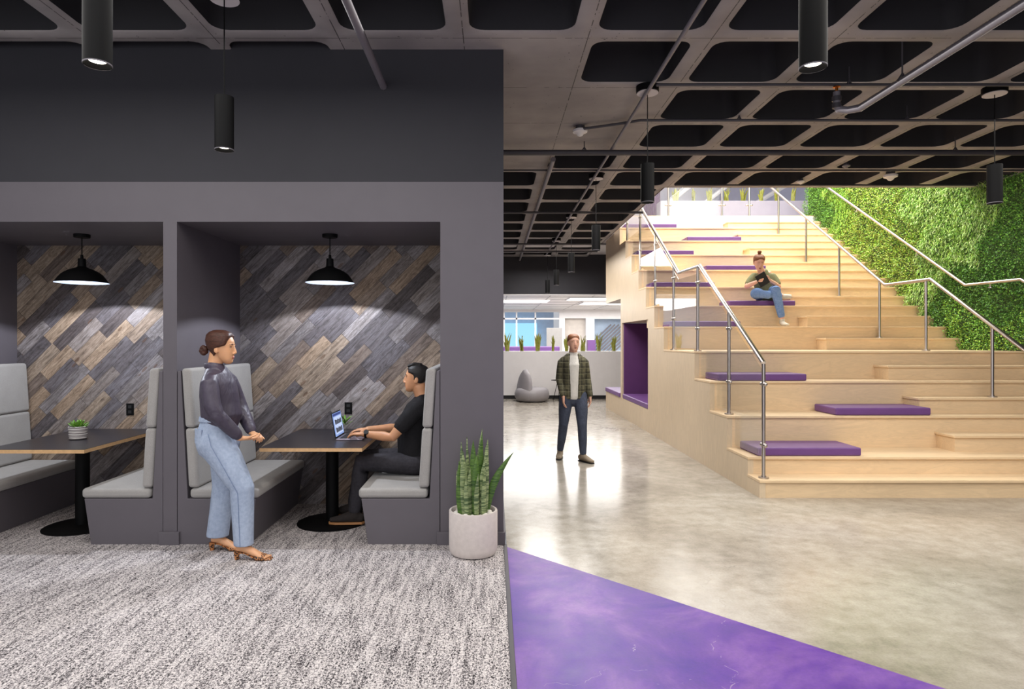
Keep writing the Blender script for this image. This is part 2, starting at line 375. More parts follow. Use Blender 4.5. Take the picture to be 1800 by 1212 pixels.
# hall end: dark header, office behind
mb = MB(); mb.box(.085, 5, 17.3, 17.5, 2.87, 4.35); struct('wall_header', mb, 'wall_black')
mb = MB(); mb.box(.085, 5, 17.28, 17.5, 2.85, 2.87); struct('trim_2', mb, 'white')
mb = MB(); mb.box(.085, 9, 17.5, 25.7, 2.87, 2.95); struct('ceiling_office', mb, 'white')
mb = MB()
for k in range(7): mb.box(.4+1.22*k-.01, .4+1.22*k+.01, 17.5, 25.6, 2.862, 2.87)
for k in range(6): mb.box(.1, 9, 18.3+1.22*k-.01, 18.3+1.22*k+.01, 2.862, 2.87)
struct('trim_3', mb, paint('grid_bar', (170, 168, 170), .5))
# half partition
mb = MB(); mb.box(.1, 5.5, 17.6, 17.95, .1, 1.32); struct('wall_partition', mb, 'white')
mb = MB(); mb.box(.1, 5.5, 17.62, 17.93, 0, .1); struct('baseboard_partition', mb, 'black_matt')
# office back wall with openings (px coords -> X at Y=25.6)
def bx(px): return (px-866)/1120*25.6
def bz(py): return EYE-(py-600)/1120*25.6
mb = MB()
mb.box(bx(983), bx(993), 25.6, 25.75, 0, 2.87).box(bx(1030), bx(1045), 25.6, 25.75, 0, 2.87).box(bx(993), bx(1030), 25.6, 25.75, bz(560), 2.87)
mb.box(bx(1045), bx(1110), 25.6, 25.75, bz(561), 2.87).box(.1, bx(983), 25.6, 25.75, bz(549), 2.87).box(bx(1110), 9, 25.6, 25.75, 0, 2.87)
struct('wall_back', mb, 'white')
mb = MB(); mb.box(bx(993), bx(1030), 25.8, 25.85, 0, 2.9); struct('window_1', mb, paint('roller_blind', (196, 188, 180), .8))
mb = MB(); mb.box(.1, bx(983), 28, 28.1, 0, 2.9); struct('wall_far', mb, paint('blue_room_wall', (196, 216, 242), .6))
mb = MB(); mb.box(.1, bx(950), 27.6, 27.65, 1.0, bz(566)); o = struct('window_2', mb, emit('daylit_window', (150, 210, 240), 1.25))
mb = MB()
for px in (886, 908, 941): mb.box(bx(px)-.03, bx(px)+.03, 25.58, 25.66, 0, bz(549))
mb.box(.1, bx(983), 25.58, 25.66, bz(562), bz(559)).box(.1, bx(983), 25.58, 25.66, bz(612), bz(611))
struct('trim_4', mb, 'white')
mb = MB(); mb.box(bx(1045), bx(1110), 26.3, 26.35, 0, 2.9); struct('wall_graphic', mb, paint('pale_blue_wall', (196, 216, 238), .6))
# diagonal louvre slats
root = thing('slatted_screen', (bx(1070), 26.0, 0), 'grey diagonal slats over pale blue office wall behind the partition', 'screen', world=True)
for k in range(9):
    mb = MB(); x0 = bx(1046)+.16*k-.5; z0 = 1.1
    a = Vector((x0-1.15, 26.05, 0)); d = Vector((.72, 0, .69)); mb.tube([a, a+d*3.3], .03, 6)
    P('slat', mb, 'pipe', root)
# office ceiling lights
root = thing('office_ceiling_light', (1.0, 20, 2.86), 'long glowing ceiling panel over left of the office', 'ceiling light', 'office ceiling panels')
mb = MB(); mb.box(-.75, .75, -.6, .6, -.012, 0); P('diffuser', mb, 'troffer', root)
mb = MB(); mb.box(-.78, .78, -.63, -.6, -.02, 0).box(-.78, .78, .6, .63, -.02, 0).box(-.78, -.75, -.6, .6, -.02, 0).box(.75, .78, -.6, .6, -.02, 0); P('frame', mb, 'white', root)
dup(root, (3.7, 21.2, 2.86), 'long glowing ceiling panel beside plywood stair end'); dup(root, (3.0, 18.9, 2.86), 'glowing ceiling panel just behind the dark header')
mb = MB(); mb.box(bx(1030)+.02, bx(1045)-.02, 25.2, 25.58, 0, bz(598)); tag(P('storage_locker', mb, 'purple', bevel=.01), 'purple locker in front of white office column', 'locker')
mb = MB(); mb.prism([(21.3, 0), (22.0, 0), (22.0, 1.42), (21.8, 1.42), (21.8, .98), (21.3, .98)], .2, 2.3, 'x'); o = P('lounge_sofa', mb, 'purple', bevel=.04); tag(o, 'purple sofa glimpsed behind left end of partition', 'sofa')
mb = MB(); mb.box(2.05, 2.65, 24.2, 24.25, 0, 2.1); o = P('privacy_panel', mb, 'fab', bevel=.01); tag(o, 'grey fabric panel standing in front of blue glass room', 'panel')

# ---------------------------------------------------------------- waffle ceiling
def ceiling():
    mb = MB(); n = 5; r = .11; h = .38
    x0, y0 = CX0, CY0
    solid = {(-1, k) for k in ()}
    for i in range(-8, 9):
        for j in range(-6, 14):
            ax, ay = x0+i*CP, y0+j*CP; bx_, by_ = ax+CP, ay+CP
            if ax > 7.4 or (ax > 2.5 and ay > 9.4): continue
            if ax < -.3 and ay > 5.6: continue
            sol = (i == 0 and 0 <= j <= 3) or (i == 1 and j in (1, 2)) or (i == -1 and j == 0)
            if by_ > 17.35: by_ = 17.35
            b = len(mb.v)
            if sol or ay > 16.6:
                mb.v += [(ax, ay, CZ), (bx_, ay, CZ), (bx_, by_, CZ), (ax, by_, CZ)]; mb.face((b, b+3, b+2, b+1)); continue
            q = [(ax, ay), (bx_, ay), (bx_, by_), (ax, by_)]
            def rr(inset, rad, z):
                out = []
                for (cx, cy, a0) in ((ax+inset+rad, ay+inset+rad, 180), (bx_-inset-rad, ay+inset+rad, 270), (bx_-inset-rad, by_-inset-rad, 0), (ax+inset+rad, by_-inset-rad, 90)):
                    for k in range(n+1):
                        a = R(a0+90*k/n); out.append((cx+rad*math.cos(a), cy+rad*math.sin(a), z))
                return out
            mb.v += [(x, y, CZ) for x, y in q]
            loops = [(.075, r, CZ), (.085, r, CZ+.008), (.12, r, CZ+h-.08), (.19, r*.9, CZ+h)]; m_ = (n+1)*4
            for L in loops: mb.v += rr(*L)
            o1 = b+4
            for c in range(4):
                for k in range(n): mb.face((b+c, o1+c*(n+1)+k+1, o1+c*(n+1)+k))
                c2 = (c+1) % 4; mb.face((b+c, b+c2, o1+c2*(n+1), o1+c*(n+1)+n))
            for L in range(3):
                for k in range(m_):
                    k2 = (k+1) % m_; s0 = o1+L*m_; s1 = s0+m_; mb.face((s0+k, s0+k2, s1+k2, s1+k), 1 if L else 0)
            s1 = o1+3*m_; mb.face([s1+k for k in range(m_)], 1)
    # closing faces at the opening
    mb.box(2.545, 2.56, 9.49, 17.3, CZ, 4.36); mb.box(2.55, XR, 9.49, 9.505, CZ, 4.36)
    mb.box(XL, XR, -1.2, 9.49, 4.33, 4.4, 1); mb.box(XL, 2.55, 9.49, 17.4, 4.33, 4.38, 1)
    o = struct('ceiling', mb, ['rib', 'pan'], smooth=40)
    return o
ceiling()

# ---------------------------------------------------------------- stairs
XS = 2.72; XE = 7.22
ST = [(6.48, .183), (6.78, .366), (7.38, .732), (7.97, 1.098), (8.57, 1.464), (10.11, 1.83), (10.71, 2.196), (11.30, 2.562), (11.87, 2.928), (12.46, 3.294), (13.04, 3.66), (13.63, 4.03), (14.22, 4.40)]
stair = thing('bleacher_staircase', (XS, 6.48, 0), 'wide birch plywood bleacher staircase rising beside the planted wall', 'staircase', world=True)
for i, (y, z) in enumerate(ST):
    zp = ST[i-1][1] if i else 0; yn = ST[i+1][0] if i+1 < len(ST) else 15.4
    mb = MB(); mb.box(XS+.02, XE, y+.02, yn+.02, zp, z-.028); o = P('step', mb, 'ply', stair)
    mb = MB(); mb.box(XS-.004, XE, y, yn+.02, z-.028, z); P('tread', mb, 'ply', o, bevel=.004, seg=2)
    if i in (4, 11, 12): pass
for i in range(2, 13):
    y, z = ST[i]; zp = ST[i-1][1]; hz = zp+(z-zp)/2
    mb = MB(); mb.box(5.15, XE, y-.28, y+.02, zp, hz-.028); o = P('half_step', mb, 'ply', stair)
    mb = MB(); mb.box(5.13, XE, y-.30, y+.02, hz-.028, hz); P('tread', mb, 'ply', o, bevel=.004, seg=2)
# side panel with two seating nooks
mb = MB(); bounds = sorted({y for y, z in ST}|{11.16, 13.40, 13.54, 15.3})
for a, b in zip(bounds, bounds[1:]):
    zt = max(z for y, z in ST if y <= a+1e-6)-.028; a2 = a+.012 if any(abs(a-y) < 1e-6 for y, z in ST) else a; b2 = b+.012 if any(abs(b-y) < 1e-6 for y, z in ST) else b
    if 11.16 <= a < 13.40: mb.box(XS, XS+.06, a2, b2, 0, .40).box(XS, XS+.06, a2, b2, 1.98, zt)
    elif a >= 13.54: mb.box(XS, XS+.06, a2, b2, 0, .40).box(XS, XS+.06, a2, b2, 2.5, zt)
    else: mb.box(XS, XS+.06, a2, b2, 0, zt)
P('side_panel', mb, 'ply_side', stair)
mb = MB(); mb.box(XS+.06, 3.5, 11.10, 11.16, .3, 2.04).box(3.44, 3.5, 11.16, 13.4, .3, 2.04).box(XS+.06, 3.5, 11.1, 13.5, 1.98, 2.04); P('nook_lining', mb, 'ply_side', stair)
mb = MB(); mb.box(XS+.03, 3.44, 13.33, 13.40, .40, 1.975).box(3.38, 3.44, 11.17, 13.33, .4, 1.975); P('nook_back_pad', mb, 'purple_fab', stair, bevel=.01, label='purple padded back of the recess')
mb = MB(); mb.box(XS-.005, 3.37, 11.17, 13.32, .40, .50); P('nook_cushion', mb, 'purple', stair, bevel=.02, label='purple seat pad in the recess')
mb = MB(); mb.box(XS-.02, 3.4, 13.56, 15.28, .40, .50); P('nook_cushion', mb, 'purple', stair, bevel=.02, label='purple seat pad at the open end')
mb = MB(); mb.box(XS+.06, 3.4, 13.54, 15.3, 0, .39); P('bench_box', mb, 'ply_side', stair)
mb = MB(); mb.box(XS+.06, 6, 13.54, 15.3, 2.5, 2.56); P('soffit_panel', mb, 'ply_side', stair)
# cushions
def cushion(step, left, label, first=[None]):
    y, z = ST[step]; x = 2.84 if left else (4.0)
    if first[0] is None:
        mb = MB(); mb.box(0, 1.115, 0, .50, 0, .088); o = P('seat_cushion', mb, 'purple', bevel=.016, seg=3); first[0] = o; o.location = (x, y+.05, z+.001)
        tag(o, label, 'cushion', 'purple seat cushions on the stairs'); return o
    return dup(first[0], (x, y+.05, z+.001), label)
names = {1: 'lowest purple seat cushion on the stairs, by the end post', 2: 'purple cushion on the second seating tier, right of the glass', 3: 'purple cushion half behind glass just below the stair landing',
         5: 'purple cushion behind glass on first tier above landing', 6: 'purple cushion under the seated woman with the tablet', 7: 'purple cushion on the tier just above the seated woman, by the glass rail',
         8: 'purple cushion right behind the head of the seated woman', 9: 'purple cushion at rail end, one tier above the one behind her head', 10: 'purple cushion second tier from the top, mid stair', 11: 'topmost purple cushion on the stairs'}
for s_ in (1, 2, 3, 5, 6, 7, 8, 9, 10, 11): cushion(s_, s_ in (1, 3, 5, 7, 9, 11), names[s_])

# railings
def height(y):
    z = 0
    for a, b in ST:
        if y >= a: z = b
    return z
def rail_path(z0, ya, yb, x, ybeg, yend, sl=.615):
    return [(x, ybeg, z0-(ya-ybeg)*sl), (x, ya, z0), (x, yb, z0+.01), (x, yend, z0+.01+(yend-yb)*sl)]
def railz(path, y):
    for a, b in zip(path, path[1:]):
        if a[1] <= y <= b[1]: return a[2]+(b[2]-a[2])*(y-a[1])/(b[1]-a[1])
    return path[-1][2]
def railing(name, x, path, posts, label, glass=False, down_end=False, half=False):
    rt = thing(name, (x, path[0][1], height(path[0][1]+.01)), label, 'railing', world=True)
    mb = MB(); pts = list(path)
    mb.tube(pts, .024, 14); P('handrail', mb, 'steel', rt, smooth=40)
    for y in posts:
        zb = height(y)
        if half:
            for k in range(2, 13):
                if ST[k][0]-.3 <= y < ST[k][0]: zb = (ST[k][1]+ST[k-1][1])/2
        zt = railz(path, y); mb = MB(); mb.tube([(x, y, zb), (x, y, zt-.01)], .019, 12); po = P('post', mb, 'steel', rt, smooth=40)
        mb = MB(); mb.lathe([(.052, 0), (.052, .014), (.024, .017), (.024, .03)], (x, y, zb), 20); P('base_plate', mb, 'steel', po, smooth=30)
        if glass:
            for dz in (-.22, -.85):
                if zt+dz < zb+.08: continue
                mb = MB(); mb.ball((x+.0, y-.035, zt+dz), (.024, .03, .024), 10).ball((x, y+.035, zt+dz), (.024, .03, .024), 10); P('glass_clamp', mb, 'steel', po, smooth=60)
    if glass:
        for a, b in zip(posts, posts[1:]):
            ya, yb = a+.035, b-.035
            br = [q for q in (path[1][1], path[2][1]) if ya < q < yb]
            hb = lambda q: max(height(q)+.03, .40)
            poly = [(ya, hb(ya))]
            for sy, sz in ST:
                if ya < sy-.03 < yb: poly += [(sy-.03, poly[-1][1]), (sy-.03, hb(sy))]
            poly += [(yb, poly[-1][1])]
            poly = [p for k, p in enumerate(poly) if k == 0 or (abs(p[0]-poly[k-1][0])+abs(p[1]-poly[k-1][1])) > 1e-4]
            poly = poly+[(y, railz(path, y)-.10) for y in reversed([ya]+br+[yb])]
            mb = MB(); mb.prism(poly, x-.005, x+.005, 'x'); P('glass_panel', mb, 'glass', rt)
    return rt
pl = rail_path(2.62, 8.61, 9.59, 2.80, 6.585, 14.2)
railing('glass_railing', 2.80, pl, [6.585, 7.55, 8.70, 9.86, 10.98, 12.1, 13.27], 'stainless railing with glass panels at the open side of the stairs', glass=True)
pm = rail_path(2.46, 8.87, 9.9, 6.1, 6.9, 14.3)
railing('steel_handrail', 6.1, pm, [7.78, 8.97, 10.05, 11.22, 12.4, 13.6], 'freestanding steel handrail on posts down the middle of the stairs', half=True)
pr = rail_path(2.42, 8.47, 9.47, 7.03, 7.2, 14.3)
rt = thing('wall_handrail', (7.03, 7.2, 0), 'steel handrail fixed along the living green wall', 'handrail', world=True)
mb = MB(); mb.tube(pr, .023, 14); P('rail', mb, 'steel', rt, smooth=40)
for y in (9.0, 10.55, 12.3, 13.8):
    z = railz(pr, y); mb = MB(); mb.tube([(7.03, y, z-.02), (7.03, y, z-.07), (7.10, y, z-.09), (7.31, y, z-.09)], .009, 8).lathe([(.03, 0), (.03, .012)], (7.03, y, z-.075), 12); P('bracket', mb, 'steel', rt, smooth=40)
# upper guard rail
rt = thing('guard_railing', (5, 14.9, 4.4), 'white-lit guard railing with posts across the top of the stairs', 'railing', world=True)
for px in (1175, 1269, 1317):
    x = (px-866)/1120*14.9; mb = MB(); mb.tube([(x, 14.9, 4.4), (x, 14.9, 5.5)], .022, 10); po = P('post', mb, 'steel', rt, smooth=40)
    mb = MB(); mb.ball((x-.05, 14.9, 4.78), (.04, .025, .025), 8).ball((x+.05, 14.9, 4.78), (.04, .025, .025), 8); P('clamp', mb, 'steel', po, smooth=60)
mb = MB(); mb.tube([(2.9, 14.9, 5.5), (6.0, 14.9, 5.5)], .024, 10); P('rail', mb, 'steel', rt, smooth=40)
mb = MB(); mb.box(3.0, 5.3, 14.895, 14.905, 4.5, 5.4); P('glass_panel', mb, 'glass', rt)
# upper planter, purple curtain, struts
def ux(px, Y): return (px-866)/1120*Y
def uz(py, Y): return EYE-(py-600)/1120*Y
mb = MB(); mb.box(ux(1161, 16.2), 8.4, 16.2, 16.6, 4.38, uz(353, 16.2)); o = P('planter_wall', mb, paint('lavender_planter', (160, 156, 170), .5, .02), bevel=.01); tag(o, 'long pale planter box at the head of the stairs', 'planter')
mb = MB()
pts = []
x0, x1 = ux(1132, 16.8), ux(1161, 16.8); k = 40
poly = [(x0+(x1-x0)*i/k, 16.8+.03*math.sin(i*1.6)) for i in range(k+1)]; poly += [(x, y+.02) for x, y in reversed(poly)]
mb.prism(poly, 4.38, 6.3, 'z'); o = P('purple_curtain', mb, 'purple_fab', smooth=40); tag(o, 'pleated purple drape on the upper floor, left of the planter', 'curtain')
for i, (a, b) in enumerate((((1180, 354), (1222, 320)), ((1246, 352), (1290, 318)), ((1340, 351), (1395, 318)))):
    mb = MB(); A = V(ux(a[0], 20), 20, uz(a[1], 20)); B = V(ux(b[0], 20), 20, uz(b[1], 20)); D = (B-A)/(B.z-A.z); mb.tube([A+D*(4.37-A.z), A+D*(7.6-A.z)], .07, 8); o = P('diagonal_brace', mb, 'white', smooth=40)
    tag(o, ['slanting white brace at the left of the upper floor', 'slanting white brace in middle of the upper floor', 'slanting white brace nearest the green wall, upper floor'][i], 'brace', 'upper floor braces')
# office shell sides and world block
mb = MB(); mb.box(9, 9.15, 14.6, 28, 0, 4.4); struct('wall_office_right', mb, 'white')

# ---------------------------------------------------------------- living wall
def living():
    rnd = random.Random(4); vs = []; fs = []; mi = []
    X0 = 7.24
    def zone(y, z):      # drifts of different plants
        wv = .22*math.sin(z*3.1+y)+.12*math.sin(z*7.7)
        if y+wv > 13.6: return 0
        if y+wv > 13.0: return 1
        if z < 2.05+.25*math.sin(y*3.3) and y < 10.1: return 5
        if z < 2.75-.35*(y-9.3)+.2*math.sin(y*4) and y < 10.6: return 4
        if y+wv > 10.9: return 2
        if y+wv > 9.25: return 3
        return 4
    n = 150000
    for q in range(n):
        y = 8.5+6.1*rnd.random(); z = 1.4+(7.0-1.4)*rnd.random()
        if y < 9.55 and z > 3.92: continue
        zs = height(y)
        if z < zs+.01 or z > zs+3.4: continue
        if z > 1.95+.245*y and y > 9.5: continue
        k = zone(y, z); grassy = k in (1, 3); L = rnd.uniform(.05, .10) if grassy else rnd.uniform(.020, .034); W = .012 if grassy else L*.75
        if grassy: W = .009
        lump = .05*math.sin(y*5+z*3)*math.sin(z*6-y*2)+.03*math.sin(y*13)*math.sin(z*11)
        x = X0-.03-.07*rnd.random()-max(0, lump)
        d = Vector((-rnd.uniform(.15, .5), rnd.uniform(-.7, .7), rnd.uniform(-.8, .35) if grassy else rnd.uniform(-.8, .8))).normalized()
        s = d.cross(Vector((rnd.uniform(-.4, .4), rnd.uniform(-.4, .4), 1))).normalized(); up = s.cross(d)
        p = Vector((x, y, z)); b = len(vs)
        vs += [p, p+d*L*.5+s*W*.5+up*L*.08, p+d*L-up*L*.12, p+d*L*.5-s*W*.5+up*L*.08]; fs.append((b, b+1, b+2, b+3))
        t = rnd.random()
        mi.append({0: (2 if t < .5 else 1), 1: (0 if t < .5 else 1), 2: (0 if t < .4 else 4 if t < .75 else 1), 3: (3 if t < .5 else 1 if t < .85 else 0), 4: (2 if t < .65 else 1), 5: (1 if t < .5 else 0 if t < .75 else 2)}[k])
    mb = MB(); mb.v = vs; mb.f = fs; mb.mi = mi
    rt = thing('living_wall', (7.25, 11.5, 0), 'tall green plant wall of mixed ferns and small leaves beside the stairs', 'green wall', world=True)
    o = P('foliage', mb, ['fol0', 'fol1', 'fol2', 'fol3', 'fol4'], rt); o['kind'] = 'stuff'
    mb = MB(); mb.box(X0-.01, 7.3, 8.5, 14.6, 1.3, 7.4); P('backing', mb, paint('moss_backing', (54, 74, 32), .9, .7, 50), rt)
living()
# ================================================================ BOOTHS
def bench(loc, mirror, label):
    """local: x=0 at the wall, seat grows to -x (or +x when mirrored), y from 0 to 1.25"""
    s = 1 if not mirror else -1
    def q(poly): return [(s*x, z) for x, z in (poly if s == 1 else reversed(poly))]
    rt = thing('booth_bench', loc, label, 'bench', 'grey upholstered booth benches')
    mb = MB(); mb.prism(q([(-.004, .0), (-.567, 0), (-.62, .362), (-.085, .362), (-.03, 1.365), (-.004, 1.365)]), 0, 1.24); P('base', mb, 'wall_grey', rt, bevel=.004)
    mb = MB(); mb.prism(q([(-.643, .364), (-.10, .364), (-.10, .442), (-.643, .442)]), -.005, 1.235); P('seat_pad', mb, 'fab', rt, bevel=.028, seg=4, smooth=60)
    mb = MB(); mb.prism(q([(-.088, .446), (-.172, .446), (-.143, .915), (-.062, .915)]), -.003, 1.235); P('back_cushion', mb, 'fab', rt, bevel=.025, seg=4, smooth=60)
    mb = MB(); mb.prism(q([(-.062, .918), (-.143, .918), (-.112, 1.385), (-.032, 1.385)]), -.003, 1.235); P('back_cushion', mb, 'fab', rt, bevel=.025, seg=4, smooth=60)
    return rt
bench((-.411, 5.0, 0), False, 'grey booth bench against the end pier, with the seated man')
bench((-2.478, 5.0, 0), True, 'grey booth bench behind the standing woman')
bench((-2.585, 5.0, 0), False, 'grey booth bench left of the dividing column')
bench((-4.665, 5.0, 0), True, 'grey booth bench at the left edge, beyond the succulent')
def table(x0, x1, y0, cx, cy, label):
    rt = thing('booth_table', (cx, cy, 0), label, 'table', 'black booth tables', world=True)
    mb = MB(); mb.box(x0+.001, x1-.001, y0+.001, 6.24, .7385, .741); t = P('tabletop', mb, 'laminate', rt, label='black laminate top')
    mb = MB(); mb.box(x0, x1, y0, 6.24, .710, .7385); P('plywood_edge', mb, 'ply_edge', t, label='pale plywood edge')
    mb.box; mb = MB(); mb.lathe([(.055, .02), (.055, .708)], (cx, cy, 0), 28); P('column', mb, 'black', rt, smooth=40)
    mb = MB(); mb.lathe([(.30, .0), (.30, .006), (.28, .012), (.06, .022)], (cx, cy, .004), 48); P('base', mb, 'black', rt, smooth=30)
table(-1.874, -1.05, 5.12, -1.415, 5.62, 'black-topped booth table with the open laptop')
table(-4.04, -3.232, 5.04, -3.54, 5.50, 'black-topped booth table with the potted succulent')
# barn pendants
def barn(loc, label):
    rt = thing('barn_pendant_lamp', loc, label, 'pendant lamp', 'black barn pendants in the booths')
    mb = MB(); mb.lathe([(.062, -.028), (.066, -.02), (.066, 0)], (0, 0, 0), 28); P('canopy', mb, 'black', rt, smooth=30)
    mb = MB(); mb.tube([(0, 0, -.02), (0, 0, -.20)], .0045, 8); P('cord', mb, 'black', rt)
    mb = MB(); mb.lathe([(.011, -.18), (.013, -.212), (.030, -.213), (.033, -.285)], (0, 0, 0), 24); P('socket_cap', mb, 'black', rt, smooth=30)
    mb = MB(); out = [(.034, -.283), (.05, -.295), (.085, -.307), (.125, -.327), (.158, -.352), (.183, -.385), (.200, -.412), (.213, -.425)]
    inn = [(.210, -.426), (.196, -.409), (.179, -.383), (.155, -.352), (.122, -.330), (.083, -.311), (.05, -.299), (.033, -.289)]
    mb.lathe(out, (0, 0, 0), 48, cap=False); sh = P('shade', mb, 'black', rt, smooth=60)
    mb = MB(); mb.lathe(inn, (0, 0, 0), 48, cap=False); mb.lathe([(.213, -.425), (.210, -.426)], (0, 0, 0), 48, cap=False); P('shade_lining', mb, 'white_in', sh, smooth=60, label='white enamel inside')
    mb = MB(); mb.ball((0, 0, -.308), (.020, .020, .022), 16); P('bulb', mb, 'bulb', rt, smooth=180)
    l = bpy.data.lights.new('barn_light', 'POINT'); l.energy = 72; l.color = (.86, .91, 1); l.shadow_soft_size = .012
    o = bpy.data.objects.new('barn_light', l); COL.objects.link(o); o.location = (loc[0], loc[1], loc[2]-.341)
barn((-1.43, 5.6, 2.5375), 'black barn pendant above the laptop table')
barn((-3.61, 5.6, 2.5375), 'black barn pendant above the succulent table')
# outlets
def outlet(loc, label):
    rt = thing('wall_outlet', loc, label, 'outlet', 'black outlets on the plank wall')
    mb = MB(); mb.box(-.037, .037, -.008, 0, -.058, .058); P('cover_plate', mb, 'black', rt, bevel=.003)
    mb = MB()
    for z in (-.025, .025): mb.box(-.016, .016, -.011, -.008, z-.014, z+.014)
    P('socket', mb, 'black_matt', rt)
outlet(((612.5-866)/1120*6.25, 6.25, EYE-118/1120*6.25), 'black outlet on plank wall behind the laptop')
outlet(((229-866)/1120*6.25, 6.25, EYE-120/1120*6.25), 'black outlet on plank wall right of the succulent')
# ---------------------------------------------------------------- cylinder pendants
CYL0 = None
def cyl(x, y, label, power=55):
    global CYL0
    if CYL0 is None:
        rt = thing('cylinder_pendant_light', (x, y, CZ), label, 'pendant light', 'black cylinder pendants')
        mb = MB(); mb.lathe([(.088, -.062), (.1, -.052), (.1, 0)], (0, 0, 0), 32); P('canopy', mb, 'black', rt, smooth=30)
        mb = MB(); mb.lathe([(.094, -.066), (.094, -.060)], (0, 0, 0), 32); P('canopy_face', mb, 'offwhite', rt, smooth=30, label='pale underside of the canopy')
        mb = MB(); mb.tube([(0, 0, -.05), (0, 0, -.70)], .004, 8); P('cord', mb, 'black', rt)
        mb = MB(); mb.lathe([(.004, -.698), (.0595, -.70), (.0595, -1.045), (.056, -1.045), (.040, -1.02), (.003, -1.018)], (0, 0, 0), 40); P('housing', mb, 'black', rt, smooth=30)
        mb = MB(); mb.lathe([(.058, -1.047), (.0598, -1.045), (.0598, -1.041)], (0, 0, 0), 40, cap=False); P('rim', mb, 'pipe', rt, smooth=60)
        mb = MB(); mb.lathe([(.036, -1.026), (.036, -1.021), (.01, -1.02)], (0, 0, 0), 24); P('lens', mb, 'lamp', rt, smooth=30, label='glowing lens')
        CYL0 = rt
    else: rt = dup(CYL0, (x, y, CZ), label)
    spot('pendant_beam', (x, y, CZ-1.06), power, 75, .7)
cyl(1.458, 2.9, 'large black cylinder pendant nearest the camera over the concrete', 70)
cyl(1.39, 5.72, 'black cylinder pendant hanging under its canopy by the concrete drop panel', 70)
cyl(1.42, 8.75, 'third black cylinder pendant along the hall, before the stair underside')
cyl(1.42, 11.5, 'black cylinder pendant fourth along the hall, against the dark header', 40)
cyl(1.42, 14.2, 'small black cylinder pendant second from the hall end', 40)
cyl(1.43, 16.6, 'smallest black cylinder pendant at the end of the hall', 30)
cyl(4.53, 5.75, 'black cylinder pendant in front of the green wall', 70)
cyl(-1.748, 4.15, 'black cylinder pendant hanging before the dark wall over the booths', 26)
cyl(-1.78, 2.87, 'large black cylinder pendant over the carpet, nearest on the left', 45)

# ---------------------------------------------------------------- pipes and detectors
def pipe(name, pts, r, mat, label, cat='pipe', hang=()):
    mb = MB(); mb.tube(pts, r, 12); rt = P(name, mb, mat, smooth=40); tag(rt, label, cat)
    for (x, y, z) in hang:
        m2 = MB(); m2.tube([(x, y, z+r), (x, y, CZ+.1)], .006, 6).tube([(x-r-.01, y, z), (x, y, z+r+.03), (x+r+.01, y, z)], .006, 6); P('hanger_rod', m2, 'pipe_dark', rt)
    return rt
pipe('ceiling_pipe', [(.09, 7.3, 3.76), (XR, 7.3, 3.76)], .033, 'pipe_dark', 'thick grey pipe crossing the waffle ceiling from wall edge to green wall', hang=((1.05, 7.3, 3.76), (5.3, 7.3, 3.76)))
pipe('conduit', [(1.42, 5.54, 3.83), (XR, 5.54, 3.83)], .014, 'pipe_dark', 'thin conduit crossing the ceiling at the first hall pendant canopy', 'conduit', hang=((3.1, 5.54, 3.83), (5.9, 5.54, 3.83)))
pipe('conduit', [(.95, 6.72, 3.84), (1.3, 6.6, 3.85), (1.5, 6.46, 3.84), (XR, 6.46, 3.84)], .014, 'pipe_dark', 'thin conduit bending away from the white dome sensor', 'conduit', hang=((2.5, 6.46, 3.84), (4.2, 6.46, 3.84)))
pipe('conduit', [(.09, 8.35, 3.84), (XR, 8.35, 3.84)], .012, 'pipe_dark', 'thin conduit crossing between thick pipe and stair opening', 'conduit')
pipe('conduit', [(2.6, 9.1, 3.83), (6.9, 9.1, 3.83)], .012, 'pipe_dark', 'short conduit closest to the stair opening edge', 'conduit')
pipe('conduit', [(1.364, .5, 3.80), (1.364, 16.2, 3.80)], .017, 'pipe', 'light grey conduit running down the hall past the pendants', 'conduit')
pipe('sprinkler_pipe', [(.733, 7.7, 3.80), (.733, 7.85, 3.80), (.733, 17.25, 3.80)], .03, 'pipe', 'grey pipe running into the dark header at hall end', hang=((.733, 8.0, 3.8), (.733, 11, 3.8)))
pipe('sprinkler_pipe', [(-.857, .5, 3.60), (-.857, 5.05, 3.60)], .028, 'pipe', 'grey pipe entering the dark wall above the booths', hang=((-.857, 3.6, 3.6),))
o = pipe('sprinkler_pipe', [(3.15, .8, 3.60), (3.15, 5.38, 3.60), (3.15, 5.46, 3.60), (3.07, 5.52, 3.60), (3.0, 5.52, 3.61), (2.98, 5.52, 3.64), (2.98, 5.52, 3.76)], .03, 'pipe', 'grey sprinkler pipe with elbow and brass head over the lobby', hang=((3.15, 4.9, 3.6),))
mb = MB(); mb.lathe([(.012, 0), (.012, .03), (.03, .035), (.03, .04)], (2.98, 5.52, 3.765), 12); P('sprinkler_head', mb, 'brass', o, smooth=30, label='brass sprinkler head')
mb = MB(); mb.lathe([(.038, -.02), (.038, .02)], (2.98, 5.52, 3.70), 14).lathe([(.036, -.02), (.036, .02)], (2.98, 5.52, 3.64), 14); P('coupling', mb, 'pipe_dark', o, smooth=30)
for y in range(6):   # lateral branch pipes in the far hall
    yy = 10.6+y*1.15
    if y in (0, 3, 4): pipe('branch_pipe', [(.09, yy, 3.74), (2.5, yy, 3.74)], .02, 'pipe_dark', ['thin branch pipe across the hall ceiling, nearest of the three before header', '', '', 'thin branch pipe across the hall ceiling, middle of the three', 'thin branch pipe across the hall ceiling, closest to the dark header'][y])
